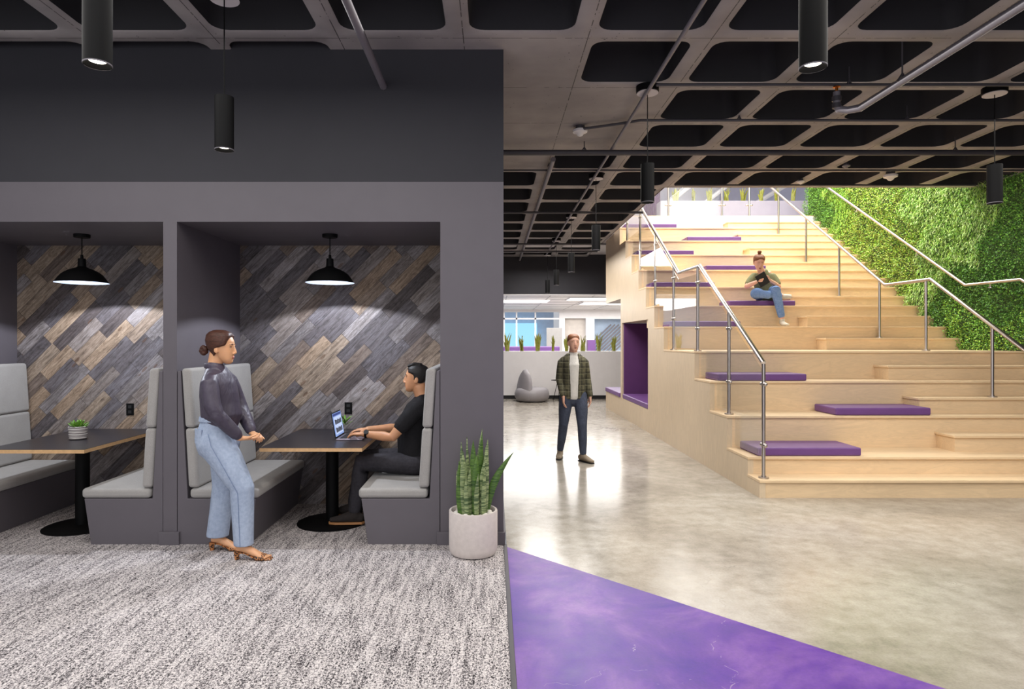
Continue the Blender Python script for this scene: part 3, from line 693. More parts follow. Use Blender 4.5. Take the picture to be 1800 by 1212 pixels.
def sensor(x, y, sc, label, mat='white'):
    rt = thing('ceiling_sensor', (x, y, CZ), label, 'sensor', 'ceiling sensors')
    mb = MB(); mb.lathe([(.055*sc, -.035), (.055*sc, 0)], (0, 0, 0), 20); P('mount_box', mb, 'pipe_dark', rt, smooth=30)
    mb = MB(); mb.lathe([(.008*sc, -.125*sc), (.03*sc, -.115*sc), (.05*sc, -.088*sc), (.085*sc, -.075*sc), (.088*sc, -.05*sc), (.07*sc, -.035)], (0, 0, 0), 28); P('dome', mb, mat, rt, smooth=50)
sensor(.93, 6.78, .9, 'white dome sensor on the solid concrete drop panel')
sensor(5.37, 8.6, 1.0, 'white cone-shaped ceiling sensor before the green wall')
sensor(4.35, 9.0, .6, 'small pale sensor at the edge of the stair opening')
sensor(4.55, 8.2, .55, 'small dark-rimmed sensor left of the white cone sensor', 'pipe')

# ---------------------------------------------------------------- plants and pots
def leaf(mb, p, h, w, lean, twist, m=0, thick=.006):
    secs = []; n = 7
    d = Vector((lean[0], lean[1], 0))
    pts = [Vector(p)+Vector((0, 0, h*t))+d*(t*t)*h for t in [i/n for i in range(n+1)]]
    rg = []
    for i, q in enumerate(pts):
        t = i/n; ww = w*(.55+1.1*t-1.65*t**3.2) if t < 1 else .0015; ww = max(ww, .0015)/2
        a = twist+.5*t; s = Vector((math.cos(a), math.sin(a), 0)); nn = Vector((-math.sin(a), math.cos(a), 0)); c = .25*ww
        rg.append([q+s*ww+nn*c*1.2, q+nn*thick/2-nn*c*.0, q-s*ww+nn*c*1.2, q-nn*thick/2-nn*c*.4])
    mb.rings(rg, True, m)
rt = thing('potted_snake_plant', (-.146, 4.8, .004), 'tall snake plant in a round white planter against the end pier', 'potted plant')
mb = MB(); mb.lathe([(.145, 0), (.168, .008), (.180, .03), (.1825, .06), (.1825, .322), (.179, .328), (.166, .328), (.163, .322), (.160, .27), (.004, .265)], (0, 0, 0), 56); P('pot', mb, 'stone', rt, smooth=40, label='white stone-finish planter')
mb = MB(); mb.lathe([(.161, .262), (.161, .275), (.004, .278)], (0, 0, 0), 32); P('soil', mb, 'soil', rt)
rnd = random.Random(11)
LV = [(-.085, -.02, .44, .055, (-.05, 0)), (-.06, -.06, .52, .06, (-.03, 0)), (-.02, -.08, .40, .06, (0, -.02)), (.02, -.07, .50, .062, (.02, 0)), (.06, -.05, .46, .05, (.06, 0)),
      (.09, -.01, .57, .055, (.03, 0)), (.10, .02, .50, .06, (.42, 0)), (.04, .04, .68, .05, (.04, 0)), (0, .05, .55, .055, (-.02, .02)), (-.05, .04, .50, .055, (-.06, .02)), (.075, .03, .60, .05, (.06, 0)), (-.09, .01, .36, .05, (-.1, 0)), (0, -.02, .60, .055, (.0, 0)), (.03, -.1, .36, .045, (.03, -.05)), (-.04, -.1, .33, .045, (-.03, -.04)), (-.1, -.05, .30, .05, (-.05, -.03)), (.085, -.08, .40, .05, (.02, -.02)), (-.03, .0, .62, .045, (-.03, 0)), (.055, .0, .66, .05, (.02, 0)), (-.07, .02, .58, .045, (-.04, 0))]
for i, (x, y, h, w_, ln) in enumerate(LV):
    mb = MB(); leaf(mb, (x, y, .27), h*.97, w_*1.15, ln, rnd.uniform(-.6, .6)); P('leaf', mb, 'snake' if i % 3 else 'snake2', rt, smooth=60)
for i in range(14):
    a = i*2*math.pi/14+.2; r_ = .118+.012*(i % 3); mb = MB(); mb.ball((r_*math.cos(a), r_*math.sin(a), .302), (.026+.006*rnd.random(), .024, .02), 10, rot=Matrix.Rotation(a, 3, 'Z')); P('pebble', mb, 'pebble', rt, smooth=180)
# succulent
rt = thing('potted_succulent', (-3.63, 5.58, .741), 'green succulent in a ribbed white and grey pot on the left booth table', 'potted plant')
prof = [(.055, 0), (.066, .006)]
for i in range(26):
    t = i/25; prof.append((.068+.006*t+.0022*(1 if i % 4 < 2 else -1), .01+t*.1))
prof += [(.070, .114), (.066, .112), (.064, .09), (.004, .088)]
m = N('banded_ceramic'); sp = m.n('ShaderNodeSeparateXYZ'); m.put(sp, 'Vector', m.obj()); fz = m.math('FRACT', m.math('MULTIPLY', m.math('ADD', sp.outputs[2], m.math('MULTIPLY', m.noise(m.obj(), 12, 2), .012)), 42.0))
m.base(m.ramp(fz, [(.35, (206, 200, 196)), (.5, (150, 142, 142)), (.85, (150, 142, 142)), (.95, (206, 200, 196))])); m.rough(.7)
mb = MB(); mb.lathe(prof, (0, 0, 0), 40); P('pot', mb, m.m, rt, smooth=50)
rnd = random.Random(3)
for i in range(22):
    a = i*2.4; t = i/22; L = .085*(1-.45*t); el = .25+1.0*t; p = Vector((.012*math.cos(a), .012*math.sin(a), .095+.02*t)); d = Vector((math.cos(a)*math.cos(el), math.sin(a)*math.cos(el), math.sin(el)))
    mb = MB(); mb.loft([(p, .008, .004), (p+d*L*.4, .014, .006), (p+d*L*.75+Vector((0, 0, .004)), .013, .005), (p+d*L+Vector((0, 0, .01)), .003, .002)], side=(-math.sin(a), math.cos(a), 0), n=8); P('leaf', mb, 'succ', rt, smooth=180)
# small glass with sprig by laptop
rt = thing('bud_vase', (-1.385, 5.98, .741), 'small clear vase with a green sprig behind the laptop', 'vase')
mb = MB(); mb.lathe([(.026, 0), (.03, .004), (.034, .09), (.031, .09), (.027, .008), (.002, .006)], (0, 0, 0), 24); P('glass', mb, 'glass', rt, smooth=40)
for i in range(9):
    a = i*2.4; el = .5+.1*(i % 4); d = Vector((math.cos(a)*math.cos(el), math.sin(a)*math.cos(el), math.sin(el))); p = Vector((0, 0, .07+.006*i))
    mb = MB(); mb.loft([(p, .003, .002), (p+d*.035, .012, .003), (p+d*.065, .009, .003), (p+d*.085, .002, .001)], side=(-math.sin(a), math.cos(a), 0), n=8); P('leaf', mb, 'succ', rt, smooth=180)
# small snake plants on the partition and upstairs
proto = None
def small(x, y, z, h, label, group, k):
    global proto
    rnd = random.Random(k)
    if proto is None:
        proto = []
        for v in range(4):
            mb = MB(); rr = random.Random(50+v)
            for i in range(11):
                a = rr.uniform(0, 6.28); lr = rr.uniform(0, .06); leaf(mb, (lr*math.cos(a), lr*math.sin(a), 0), rr.uniform(.55, 1.0), .06, (rr.uniform(-.13, .13), rr.uniform(-.1, .1)), rr.uniform(-.7, .7), 0, .012)
            proto.append(mb.mesh('snake_plant', 'snake_far', 60))
    o = bpy.data.objects.new('snake_plant', proto[k % 4]); COL.objects.link(o); o.location = (x, y, z); o.scale = (1, 1, h); o.rotation_euler = (0, 0, k*1.3)
    tag(o, label, 'plant', group)
W1 = ['first', 'second', 'third', 'fourth', 'fifth', 'sixth', 'seventh', 'eighth']
for i, (px, h) in enumerate(((891, .56), (917, .46), (945, .56), (972, .48), (996, .46), (1025, .46), (1052, .56), (1078, .48))):
    small((px-866)/1120*17.78, 17.78, 1.30, h, 'spiky snake plant on the pale partition, %s from the dark pier' % W1[i], 'snake plants on the partition', i)
for i, px in enumerate((1187, 1219, 1247, 1277, 1306, 1337, 1366, 1394)):
    small(ux(px, 16.4), 16.4, uz(355, 16.2), .42, 'snake plant on the upper planter box, %s from the purple drape' % W1[i], 'snake plants on the upper planter', i+2)
# lounge chair
rt = thing('pebble_lounge_chair', (1.0, 16.9, 0), 'rounded light grey lounge chair beside the pale partition', 'chair')
lg = paint('grey_vinyl', (150, 146, 150), .45, .04)
mb = MB(); mb.lathe([(.30, 0), (.40, .03), (.455, .12), (.46, .22), (.43, .31), (.36, .36), (.2, .375), (.01, .375)], (.05, 0, 0), 40); P('seat', mb, lg, rt, smooth=60)
mb = MB(); rg = []
for i in range(9):
    t = i/8; z = .1+.72*t; wd = .33*math.sqrt(max(.02, 1-(t*1.0)**2.6)); xc = -.17+(-.02)*t
    rg.append(((-.24+.05*t+.04, 0, z), .36*math.sqrt(max(.02, 1-t**3)), .15*(1-.45*t)))
mb.loft(rg, side=(0, 1, 0), n=24); P('backrest', mb, lg, rt, smooth=180, remesh=.025)
for o in rt.children: pass
rt.rotation_euler = (0, 0, R(28))
rt = thing('side_table', (1.78, 17.0, 0), 'small dark wire-legged side table behind the walking man', 'table')
mb = MB(); mb.lathe([(.22, .55), (.22, .565)], (0, 0, 0), 28); P('table_top', mb, 'black', rt, smooth=30)
for a in (20, 140, 260):
    mb = MB(); mb.tube([(.05*math.cos(R(a)), .05*math.sin(R(a)), .55), (.2*math.cos(R(a)), .2*math.sin(R(a)), 0)], .009, 6); P('leg', mb, 'black', rt)
# laptop
rt = thing('laptop', (-1.24, 5.665, .7415), 'open silver laptop on the booth table facing the seated man', 'laptop', rz=0)
al = paint('grey_aluminium', (150, 140, 150), .35, .03, metal=.7)
mb = MB(); mb.box(-.115, .115, -.16, .16, 0, .013); b_ = P('base', mb, al, rt, bevel=.004)
mb = MB(); mb.box(-.09, .0, -.14, .14, .013, .0145); P('keyboard', mb, 'black_matt', b_)
ang = R(10)
def scr(u, v, d):   # u across (y), v up the lid, d off the lid face
    return (-.118-math.sin(ang)*v+math.cos(ang)*d, u, .012+math.cos(ang)*v+math.sin(ang)*d)
def slab(mb, u0, u1, v0, v1, d0, d1):
    b = len(mb.v); mb.v += [scr(u, v, d) for d in (d0, d1) for v in (v0, v1) for u in (u0, u1)]
    for q in ((0, 2, 3, 1), (4, 5, 7, 6), (0, 1, 5, 4), (2, 6, 7, 3), (0, 4, 6, 2), (1, 3, 7, 5)): mb.face([b+i for i in q])
mb = MB(); slab(mb, -.16, .16, 0, .225, -.004, .004); lid = P('lid', mb, 'black_matt', rt, bevel=.002)
mb = MB(); slab(mb, -.15, .15, .014, .215, .004, .005); P('screen', mb, emit('screen_blue', (150, 178, 240), .85), lid)
mb = MB(); slab(mb, -.14, .14, .19, .21, .005, .0056)
P('screen_header', mb, emit('screen_header_blue', (70, 90, 170), .6), lid)
mb = MB(); slab(mb, -.12, .13, .03, .182, .005, .0054); P('web_page', mb, emit('page_white', (205, 220, 255), .95), lid)
mb = MB()
for v in (.045, .115):
    for k in range(5): slab(mb, -.10+k*.044, -.064+k*.044, v, v+.042-.006*(k % 2), .0056, .0060)
P('page_pictures', mb, emit('page_dark', (40, 40, 52), .4), lid)
# ================================================================ PEOPLE
def V3(*a): return Vector(a)
HEAD = [(-.120, .058, .016, .016), (-.110, .056, .030, .028), (-.092, .048, .044, .043), (-.068, .035, .060, .054), (-.04, .021, .075, .063), (-.01, .008, .088, .070),
        (.02, .002, .095, .0745), (.05, -.004, .096, .076), (.078, -.008, .086, .069), (.100, -.010, .064, .053), (.113, -.010, .036, .031), (.118, -.010, .012, .012)]
def headmat(c, yaw=0, pitch=0, roll=0, s=1.0):
    return Matrix.Translation(c) @ Matrix.Rotation(yaw, 4, 'Z') @ Matrix.Rotation(pitch, 4, 'Y') @ Matrix.Rotation(roll, 4, 'X') @ Matrix.Scale(s, 4)
def head_rings(H, grow=0, hair=None, n=28, zlo=-9):
    rg = []
    for z, xc, rx, ry in HEAD:
        if z < zlo: continue
        q = []
        for j in range(n):
            a = 2*math.pi*j/n; ca, sa = math.cos(a), math.sin(a)
            x = xc+(rx+grow)*math.copysign(abs(ca)**.92, ca); y = (ry+grow)*math.copysign(abs(sa)**.92, sa); zz = z+(grow*.9 if z > .07 else 0)
            if hair: x = min(x, hair(z))
            q.append(H @ V3(x, y, zz))
        rg.append(q)
    return rg
def add_head(mb, H, nose=1.0):
    mb.rings(head_rings(H)); r3 = H.to_3x3(); s = r3.col[0].length
    def L(secs, n=10): mb.loft([(H @ Vector(p), a*s, b*s) for p, a, b in secs], side=r3.col[1].normalized(), n=n)
    def B(c, r): mb.ball(H @ Vector(c), tuple(x for x in r), 12, rot=r3)
    L([((.088, 0, .028), .006, .006), ((.100, 0, .0), .0075, .008), ((.107, 0, -.020), .009, .010), ((.106+.006*nose, 0, -.033), .0115, .010), ((.100, 0, -.043), .012, .007)])
    for sy in (-1, 1):
        B((.100, .012*sy, -.040), (.010, .0075, .007)); B((.083, .031*sy, .024), (.012, .02, .006))      # nostril, brow
        B((.052, .034*sy, -.03), (.026, .020, .026))                                                        # cheek
        B((-.006, .077*sy, -.012), (.017, .007, .030)); B((.002, .074*sy, -.030), (.009, .007, .012))     # ear
    B((.090, 0, -.064), (.011, .021, .005)); B((.088, 0, -.073), (.011, .019, .006)); B((.076, 0, -.100), (.018, .022, .014))
    B((.05, 0, -.085), (.035, .045, .02))
def face_parts(H, root, body, hairm, lip='lips'):
    for sy in (-1, 1):
        mb = MB(); mb.ball(H @ V3(.0765, .031*sy, .004), (.0115, .0120, .0062), 12, rot=H.to_3x3()); e = P('eye', mb, 'eye_white', body, smooth=180)
        mb = MB(); mb.ball(H @ V3(.0835, .031*sy, .004), (.0055, .0062, .0060), 10, rot=H.to_3x3()); P('iris', mb, 'iris', e, smooth=180) if False else P('iris', mb, 'iris', body, smooth=180)
        mb = MB(); mb.loft([(H @ V3(.096, .012*sy, .026), .002, .003), (H @ V3(.094, .03*sy, .031), .003, .004), (H @ V3(.082, .047*sy, .026), .002, .002)], side=(0, 0, 1), n=8); P('eyebrow', mb, hairm, body, smooth=180)
        mb = MB(); mb.loft([(H @ V3(.088, .019*sy, .007), .0012, .002), (H @ V3(.0895, .031*sy, .0115), .0018, .0025), (H @ V3(.083, .044*sy, .007), .0012, .002)], side=(0, 0, 1), n=8); P('eyelash', mb, 'iris', body, smooth=180)
    mb = MB(); mb.ball(H @ V3(.0955, 0, -.0645), (.0075, .019, .0042), 12, rot=H.to_3x3()); mb.ball(H @ V3(.0945, 0, -.0735), (.0075, .016, .005), 12, rot=H.to_3x3()); P('lips', mb, lip, body, smooth=180)
def add_hand(mb, w, d, n, thumb, curl=.3, s=1.0, spread=.12):
    """w wrist, d finger direction, n palm normal (faces what is held), thumb +1/-1 side"""
    d = Vector(d).normalized(); n = Vector(n); n = (n-d*n.dot(d)).normalized(); t = d.cross(n)*thumb; w = Vector(w)
    mb.loft([(w-d*.02*s, .026*s, .021*s), (w+d*.02*s, .032*s, .019*s), (w+d*.055*s, .041*s, .017*s), (w+d*.088*s, .040*s, .013*s)], side=t, n=14)
    for k, (o, L) in enumerate(((.031, .070), (.0105, .079), (-.0105, .074), (-.030, .058))):
        p = w+d*(.088-.004*abs(k-1))*s+t*o*s; dd = (d+t*o*spread*20*.2).normalized(); pts = [p-dd*.012*s, p]; a = curl*.7
        for f in (.45, .32, .23):
            v = dd*math.cos(a)+n*math.sin(a); pts.append(pts[-1]+v*L*f*s); a += curl*1.15
        mb.loft([(q, r_*s, r_*s) for q, r_ in zip(pts, (.0088, .0092, .0085, .0078, .0062))], side=t, n=10)
    p = w+d*.022*s+t*.026*s; v1 = (d*.62+t*.62+n*.32).normalized(); v2 = (d*.85+t*.2+n*.35).normalized()
    mb.loft([(p-v1*.008*s, .013*s, .013*s), (p+v1*.036*s, .0115*s, .0115*s), (p+v1*.036*s+v2*.03*s, .0095*s, .0095*s), (p+v1*.036*s+v2*.052*s, .0068*s, .0068*s)], side=n, n=10)
def skin(name, c):
    m = N(name); n = m.noise(m.obj(), 14, 3); a = lin(c); m.base(m.ramp(n, [(.3, tuple(x*.9 for x in a[:3])+(1,)), (.7, tuple(min(1, x*1.06) for x in a[:3])+(1,))])); m.rough(.48)
    m.put(m.b, 'Subsurface__Weight', .12); m.put(m.b, 'Subsurface__Scale', .01); m.b.inputs['Subsurface Radius'].default_value = (1, .35, .2); return m.m
def cloth(name, c, rough=.85, fold=.5, fs=7, var=.12, weave=0, c2=None, stretch=(1, 1, .6)):
    m = N(name); v = m.obj(); f = m.noise(m.mapv(v, stretch), fs, 3, .55, 1.2); g = m.noise(v, 45, 3)
    a = lin(c); b = lin(c2) if c2 else tuple(min(1, x*(1+var)) for x in a[:3])+(1,)
    lo = tuple(x*(1-var) for x in a[:3])+(1,); m.base(m.ramp(m.math('ADD', m.math('MULTIPLY', f, .5), m.math('MULTIPLY', g, .5)), [(.35, lo), (.65, b)]))
    m.rough(rough); m.put(m.b, 'Specular__IOR__Level', .25 if rough > .6 else .5); m.bump(f, fold, .03); return m.m
M['eye_white'] = paint('eye_white', (225, 220, 215), .3, .02); M['iris'] = paint('dark_iris', (40, 26, 18), .2, .05); M['lips'] = paint('lips', (168, 92, 82), .4, .05); M['lips_m'] = paint('lips_man', (158, 98, 84), .5, .05)
M['skin_w'] = skin('woman_skin', (214, 160, 118)); M['skin_m'] = skin('man_skin', (196, 142, 104)); M['skin_s'] = skin('fair_skin', (222, 172, 148))
def hairmat(name, c):
    m = N(name); n = m.noise(m.mapv(m.obj(), (8, 60, 30)), 3, 3, .6, .5); a = lin(c); m.base(m.ramp(n, [(.3, tuple(x*.55 for x in a[:3])+(1,)), (.7, tuple(min(1, x*1.5) for x in a[:3])+(1,))])); m.rough(.5); m.put(m.b, 'Specular__IOR__Level', .3); m.bump(n, .4, .004); return m.m
M['hair_w'] = hairmat('brown_hair', (66, 38, 28)); M['hair_m'] = hairmat('black_hair', (24, 20, 20)); M['hair_s'] = hairmat('light_brown_hair', (120, 76, 48))

# ---- standing woman at the booth
rt = thing('person', (-2.047, 4.76, .004), 'standing woman in profile, dark blouse, light jeans and leopard heels, hair in a bun', 'person')
H = headmat(V3(.018, 0, 1.548), 0, R(3))
mb = MB(); add_head(mb, H, 1.0)
mb.loft([((-.035, 0, 1.33), .085, .07), ((-.032, 0, 1.385), .062, .058), ((-.024, 0, 1.43), .050, .054), ((-.01, 0, 1.50), .050, .056)])
mb.loft([((0, 0, .80), .13, .10), ((0, 0, .9), .165, .125), ((0, 0, 1.02), .13, .10), ((0, 0, 1.15), .145, .11), ((-.005, 0, 1.27), .135, .09), ((-.015, 0, 1.33), .10, .06)])
arms = {-1: [(-.005, -.165, 1.325), (.055, -.215, 1.09), (.205, -.105, .885)], 1: [(-.005, .165, 1.325), (.07, .22, 1.09), (.22, .09, .89)]}
for s_, a in arms.items():
    a = [Vector(q) for q in a]; mb.loft([(a[0]-V3(0, .04*s_, .03), .034, .034), (a[0].lerp(a[1], .5), .034, .034), (a[1], .032, .032), (a[1].lerp(a[2], .4), .030, .030), (a[2], .022, .024)])
add_hand(mb, (.205, -.100, .885), (.55, .62, -.08), (.2, .2, 1), 1, .35, .92)
add_hand(mb, (.22, .085, .892), (.62, -.62, -.05), (.1, -.2, -1), 1, .75, .92)
legs = {-1: [(0, -.085, .87), (.115, -.095, .70), (.215, -.10, .52), (.222, -.105, .30), (.225, -.105, .10)], 1: [(0, .085, .87), (-.005, .095, .69), (0, .10, .50), (-.03, .105, .30), (-.05, .105, .10)]}
for s_, l in legs.items():
    mb.loft([(l[0], .085, .095), (l[1], .075, .08), (l[2], .055, .058), (l[3], .048, .052), (l[4], .033, .036)]); ax, ay = l[4][0], l[4][1]
    mb.loft([((ax-.035, ay, .082), .027, .022), ((ax+.01, ay, .085), .032, .032), ((ax+.07, ay, .055), .036, .026), ((ax+.13, ay, .028), .042, .016), ((ax+.165, ay, .02), .036, .012)], side=(0, 1, 0), n=14)
    for k in range(5): mb.loft([((ax+.155, ay+s_*(-.030+.015*k), .020), .009, .009), ((ax+.192-.006*k, ay+s_*(-.032+.016*k), .018), .008, .008)], n=8)
body = P('body', mb, 'skin_w', rt, remesh=.0046, sm=3)
face_parts(H, rt, body, 'hair_w')
hl = lambda z: .078-.35*max(0, .080-z) if z > .012 else (-.016 if z > -.02 else -.012 if z > -.05 else -.03)
mb = MB(); mb.rings(head_rings(H, .015, hl, 32, zlo=-.08)); hair = P('hair', mb, 'hair_w', rt, remesh=.005, sm=4)
mb = MB(); rnd = random.Random(8)
for i in range(9):
    a = i*2.4; mb.ball(H @ V3(-.122+.014*math.cos(a)-.006, .024*math.sin(a*1.3), -.028+.022*math.sin(a)), (.022, .02, .018), 12)
P('bun', mb, 'hair_w', hair, remesh=.005, sm=2)
M['jeans_seam'] = cloth('denim_stitching', (118, 134, 166), .85, .3, 9)
M['blouse'] = cloth('satin_blouse', (64, 57, 72), .5, .6, 6.5, .15); M['jeans_l'] = cloth('light_denim', (152, 166, 190), .85, .5, 6, .08, c2=(170, 183, 204))
mb = MB(); mb.loft([((.02, 0, 1.00), .150, .125), ((.025, 0, 1.04), .165, .142), ((.012, 0, 1.12), .158, .135), ((.004, 0, 1.20), .162, .132), ((-.004, 0, 1.28), .168, .118), ((-.012, 0, 1.345), .150, .090), ((-.024, 0, 1.385), .092, .074), ((-.030, 0, 1.408), .064, .064)], n=28)
for s_, a in arms.items():
    a = [Vector(q) for q in a]; mb.loft([(a[0]+V3(0, -.03*s_, -.005), .050, .056), (a[0].lerp(a[1], .15), .060, .063), (a[0].lerp(a[1], .4), .062, .064), (a[0].lerp(a[1], .8), .058, .060), (a[1].lerp(a[2], .12), .055, .056), (a[1].lerp(a[2], .6), .050, .050), (a[1].lerp(a[2], .88), .042, .042), (a[1].lerp(a[2], .92), .034, .034)], n=16)
bl = P('blouse', mb, 'blouse', rt, remesh=.0065, sm=14)
mb = MB()
for s_ in (-1, 1):
    q = []
    for k in range(8):
        t = math.pi*(1-k/7.6); q.append((V3(-.030+.070*math.cos(t), .064*math.sin(t)*s_, 1.412-.045*max(0, math.cos(t))), .021, .006))
    mb.loft(q, side=(0, 0, 1), n=10)
P('collar', mb, 'blouse', bl, remesh=.005, sm=3)
mb = MB(); mb.loft([((0, 0, 1.025), .137, .118), ((.0, 0, .97), .150, .130), ((-.004, 0, .88), .176, .158), ((.0, 0, .82), .168, .150)], n=28)
for s_, l in legs.items():
    q = [Vector(x) for x in l]
    if s_ < 0: mb.loft([(q[0], .098, .135), (q[1], .092, .112), (q[1].lerp(q[2], .55), .086, .096), (q[2], .080, .086), (q[3], .072, .078), (V3(.228, -.105, .12), .066, .070), (V3(.228, -.105, .106), .066, .070)], n=20, ends='start')
    else: mb.loft([(q[0], .095, .125), (q[1], .088, .098), (q[2], .078, .088), (q[3], .074, .080), (V3(-.052, .105, .12), .072, .082), (V3(-.052, .105, .106), .072, .082)], n=20, ends='start')
jn = P('jeans', mb, 'jeans_l', rt, remesh=.0065, sm=3)
mb = MB(); mb.loft([((0, 0, 1.006), .152, .134), ((0, 0, 1.036), .149, .130)], n=32, ends=False); P('waistband', mb, 'jeans_l', jn, smooth=40)
mb = MB(); mb.tube([(.0, -.182, .93), (.03, -.196, .84), (.12, -.192, .68), (.215, -.184, .50), (.222, -.180, .30), (.228, -.174, .11)], .002, 6); P('side_seam', mb, 'jeans_seam', jn)
mb = MB(); rg = []
for z in (.85, .87, .95, .952):
    rg.append([V3((.152+(.006 if 0 < i < 9 else 0))*-math.sin(R(a_)), -(.170+(.006 if 0 < i < 9 else 0))*math.cos(R(a_)), z+(.012 if z < .86 and 0 else 0)) for i, a_ in enumerate(range(22, 72, 5))]+[V3(.145*-math.sin(R(a_)), -.16*math.cos(R(a_)), z) for a_ in range(67, 17, -5)])
P('back_pocket', MB().rings(rg), 'jeans_l', jn, smooth=40)
m = N('leopard_print'); vv = m.n('ShaderNodeTexVoronoi', _feature='F1'); m.put(vv, 'Vector', m.obj()); m.put(vv, 'Scale', 75.0)
m.base(m.ramp(vv.outputs[0], [(.0, (150, 92, 48)), (.22, (34, 20, 14)), (.42, (34, 20, 14)), (.5, (186, 124, 74))])); m.rough(.6); M['leopard'] = m.m
for s_, l in legs.items():
    ax, ay = l[4][0], l[4][1]
    mb = MB(); mb.loft([((ax-.055, ay, .056), .028, .006), ((ax+.02, ay, .050), .030, .006), ((ax+.08, ay, .022), .036, .006), ((ax+.14, ay, .007), .043, .006), ((ax+.205, ay, .007), .034, .006)], side=(0, 1, 0), n=14); sh = P('sandal', mb, 'leopard', rt, smooth=60)
    mb = MB(); mb.loft([((ax-.045, ay, .0), .016, .016), ((ax-.048, ay, .03), .019, .019), ((ax-.045, ay, .055), .024, .024)], n=14, ends=False); P('heel', mb, 'leopard', sh, smooth=60)
    mb = MB(); rg = []
    for i in range(13):
        a = math.pi*i/12; c = V3(ax+.135, ay, .008); y = .047*math.cos(a); z = .038*math.sin(a); rg.append([c+V3(-.035, y, z+.006), c+V3(.03, y*.95, z*.8), c+V3(.03, y*.88, z*.72), c+V3(-.035, y*.93, z*.9)])
    mb.rings(rg); P('strap', mb, 'leopard', sh, smooth=60)

# ---- seated man with the laptop (faces -X)
rt = thing('person', (-.657, 5.62, .004), 'man in black t-shirt seated in the booth typing on a laptop', 'person', rz=math.pi)
H = headmat(V3(.012, 0, 1.268), 0, R(-3), 0, 1.02)
mb = MB(); add_head(mb, H, .6)
mb.loft([((-.045, 0, 1.03), .09, .07), ((-.035, 0, 1.09), .068, .062), ((-.022, 0, 1.14), .060, .060), ((-.005, 0, 1.20), .058, .062)])
mb.loft([((0, 0, .50), .15, .12), ((.03, 0, .62), .14, .12), ((.045, 0, .76), .145, .115), ((.035, 0, .90), .165, .115), ((.0, 0, 1.0), .17, .09), ((-.03, 0, 1.05), .11, .06)])
arms = {1: [(.0, .195, 1.01), (.19, .245, .785), (.445, .165, .80)], -1: [(.0, -.195, 1.01), (.19, -.235, .80), (.47, -.11, .80)]}
for s_, a in arms.items():
    a = [Vector(q) for q in a]; mb.loft([(a[0], .052, .052), (a[0].lerp(a[1], .5), .050, .050), (a[1], .041, .041), (a[1].lerp(a[2], .3), .042, .042), (a[1].lerp(a[2], .75), .031, .032), (a[2], .025, .029)])
    add_hand(mb, a[2], (1, -.18*s_, -.02), (0, 0, -1), -s_, .32, 1.0)
legs = {1: [(0, .10, .53), (.25, .115, .545), (.485, .12, .545), (.50, .12, .30), (.535, .12, .12)], -1: [(0, -.10, .53), (.25, -.115, .545), (.50, -.13, .545), (.56, -.14, .30), (.60, -.14, .12)]}
for s_, l in legs.items():
    mb.loft([(l[0], .085, .08), (l[1], .065, .062), (l[2], .045, .045), (l[3], .042, .044), (l[4], .034, .036)])
body = P('body', mb, 'skin_m', rt, remesh=.0046, sm=3)
face_parts(H, rt, body, 'hair_m', 'lips_m')
hl = lambda z: .084-.3*max(0, .082-z) if z > .04 else (.018 if z > -.015 else -.03)
mb = MB(); mb.rings(head_rings(H, .007, hl, 32, zlo=-.045)); mb.loft([(H @ V3(.075, 0, .103), .045, .012), (H @ V3(.03, 0, .124), .055, .014), (H @ V3(-.03, 0, .122), .05, .012)], side=(0, 1, 0)); P('hair', mb, 'hair_m', rt, remesh=.005, sm=3)
M['tee_black'] = cloth('black_jersey', (26, 25, 28), .85, .5, 6, .2); M['denim_black'] = cloth('black_denim', (52, 50, 55), .85, .5, 7, .25)
mb = MB(); mb.loft([((.015, 0, .50), .165, .135), ((.03, 0, .60), .165, .150), ((.045, 0, .76), .162, .138), ((.035, 0, .90), .182, .132), ((.0, 0, 1.0), .185, .108), ((-.025, 0, 1.05), .14, .085), ((-.038, 0, 1.085), .085, .072), ((-.04, 0, 1.10), .074, .066)], n=28)
for s_, a in arms.items():
    a = [Vector(q) for q in a]; mb.loft([(a[0]+V3(0, -.02*s_, 0), .072, .075), (a[0].lerp(a[1], .3), .070, .072), (a[0].lerp(a[1], .62), .066, .066), (a[0].lerp(a[1], .66), .058, .058)], n=18, ends=True)
P('t_shirt', mb, 'tee_black', rt, remesh=.0065, sm=3)
mb = MB(); mb.loft([((-.0, 0, .56), .165, .13), ((0, 0, .52), .17, .125), ((.03, 0, .50), .16, .10)], n=24)
for s_, l in legs.items():
    q = [Vector(x) for x in l]; mb.loft([(q[0], .105, .095), (q[1], .092, .088), (q[2]+V3(.01, 0, 0), .074, .072), (q[2].lerp(q[3], .4), .068, .070), (q[3], .064, .066), (q[4]+V3(0, 0, .02), .052, .054)], n=18)
P('jeans', mb, 'denim_black', rt, remesh=.0075, sm=4)
M['suede'] = paint('dark_suede', (42, 36, 34), .9, .15, 30); M['tan_sole'] = paint('tan_sole', (176, 124, 78), .6, .08)
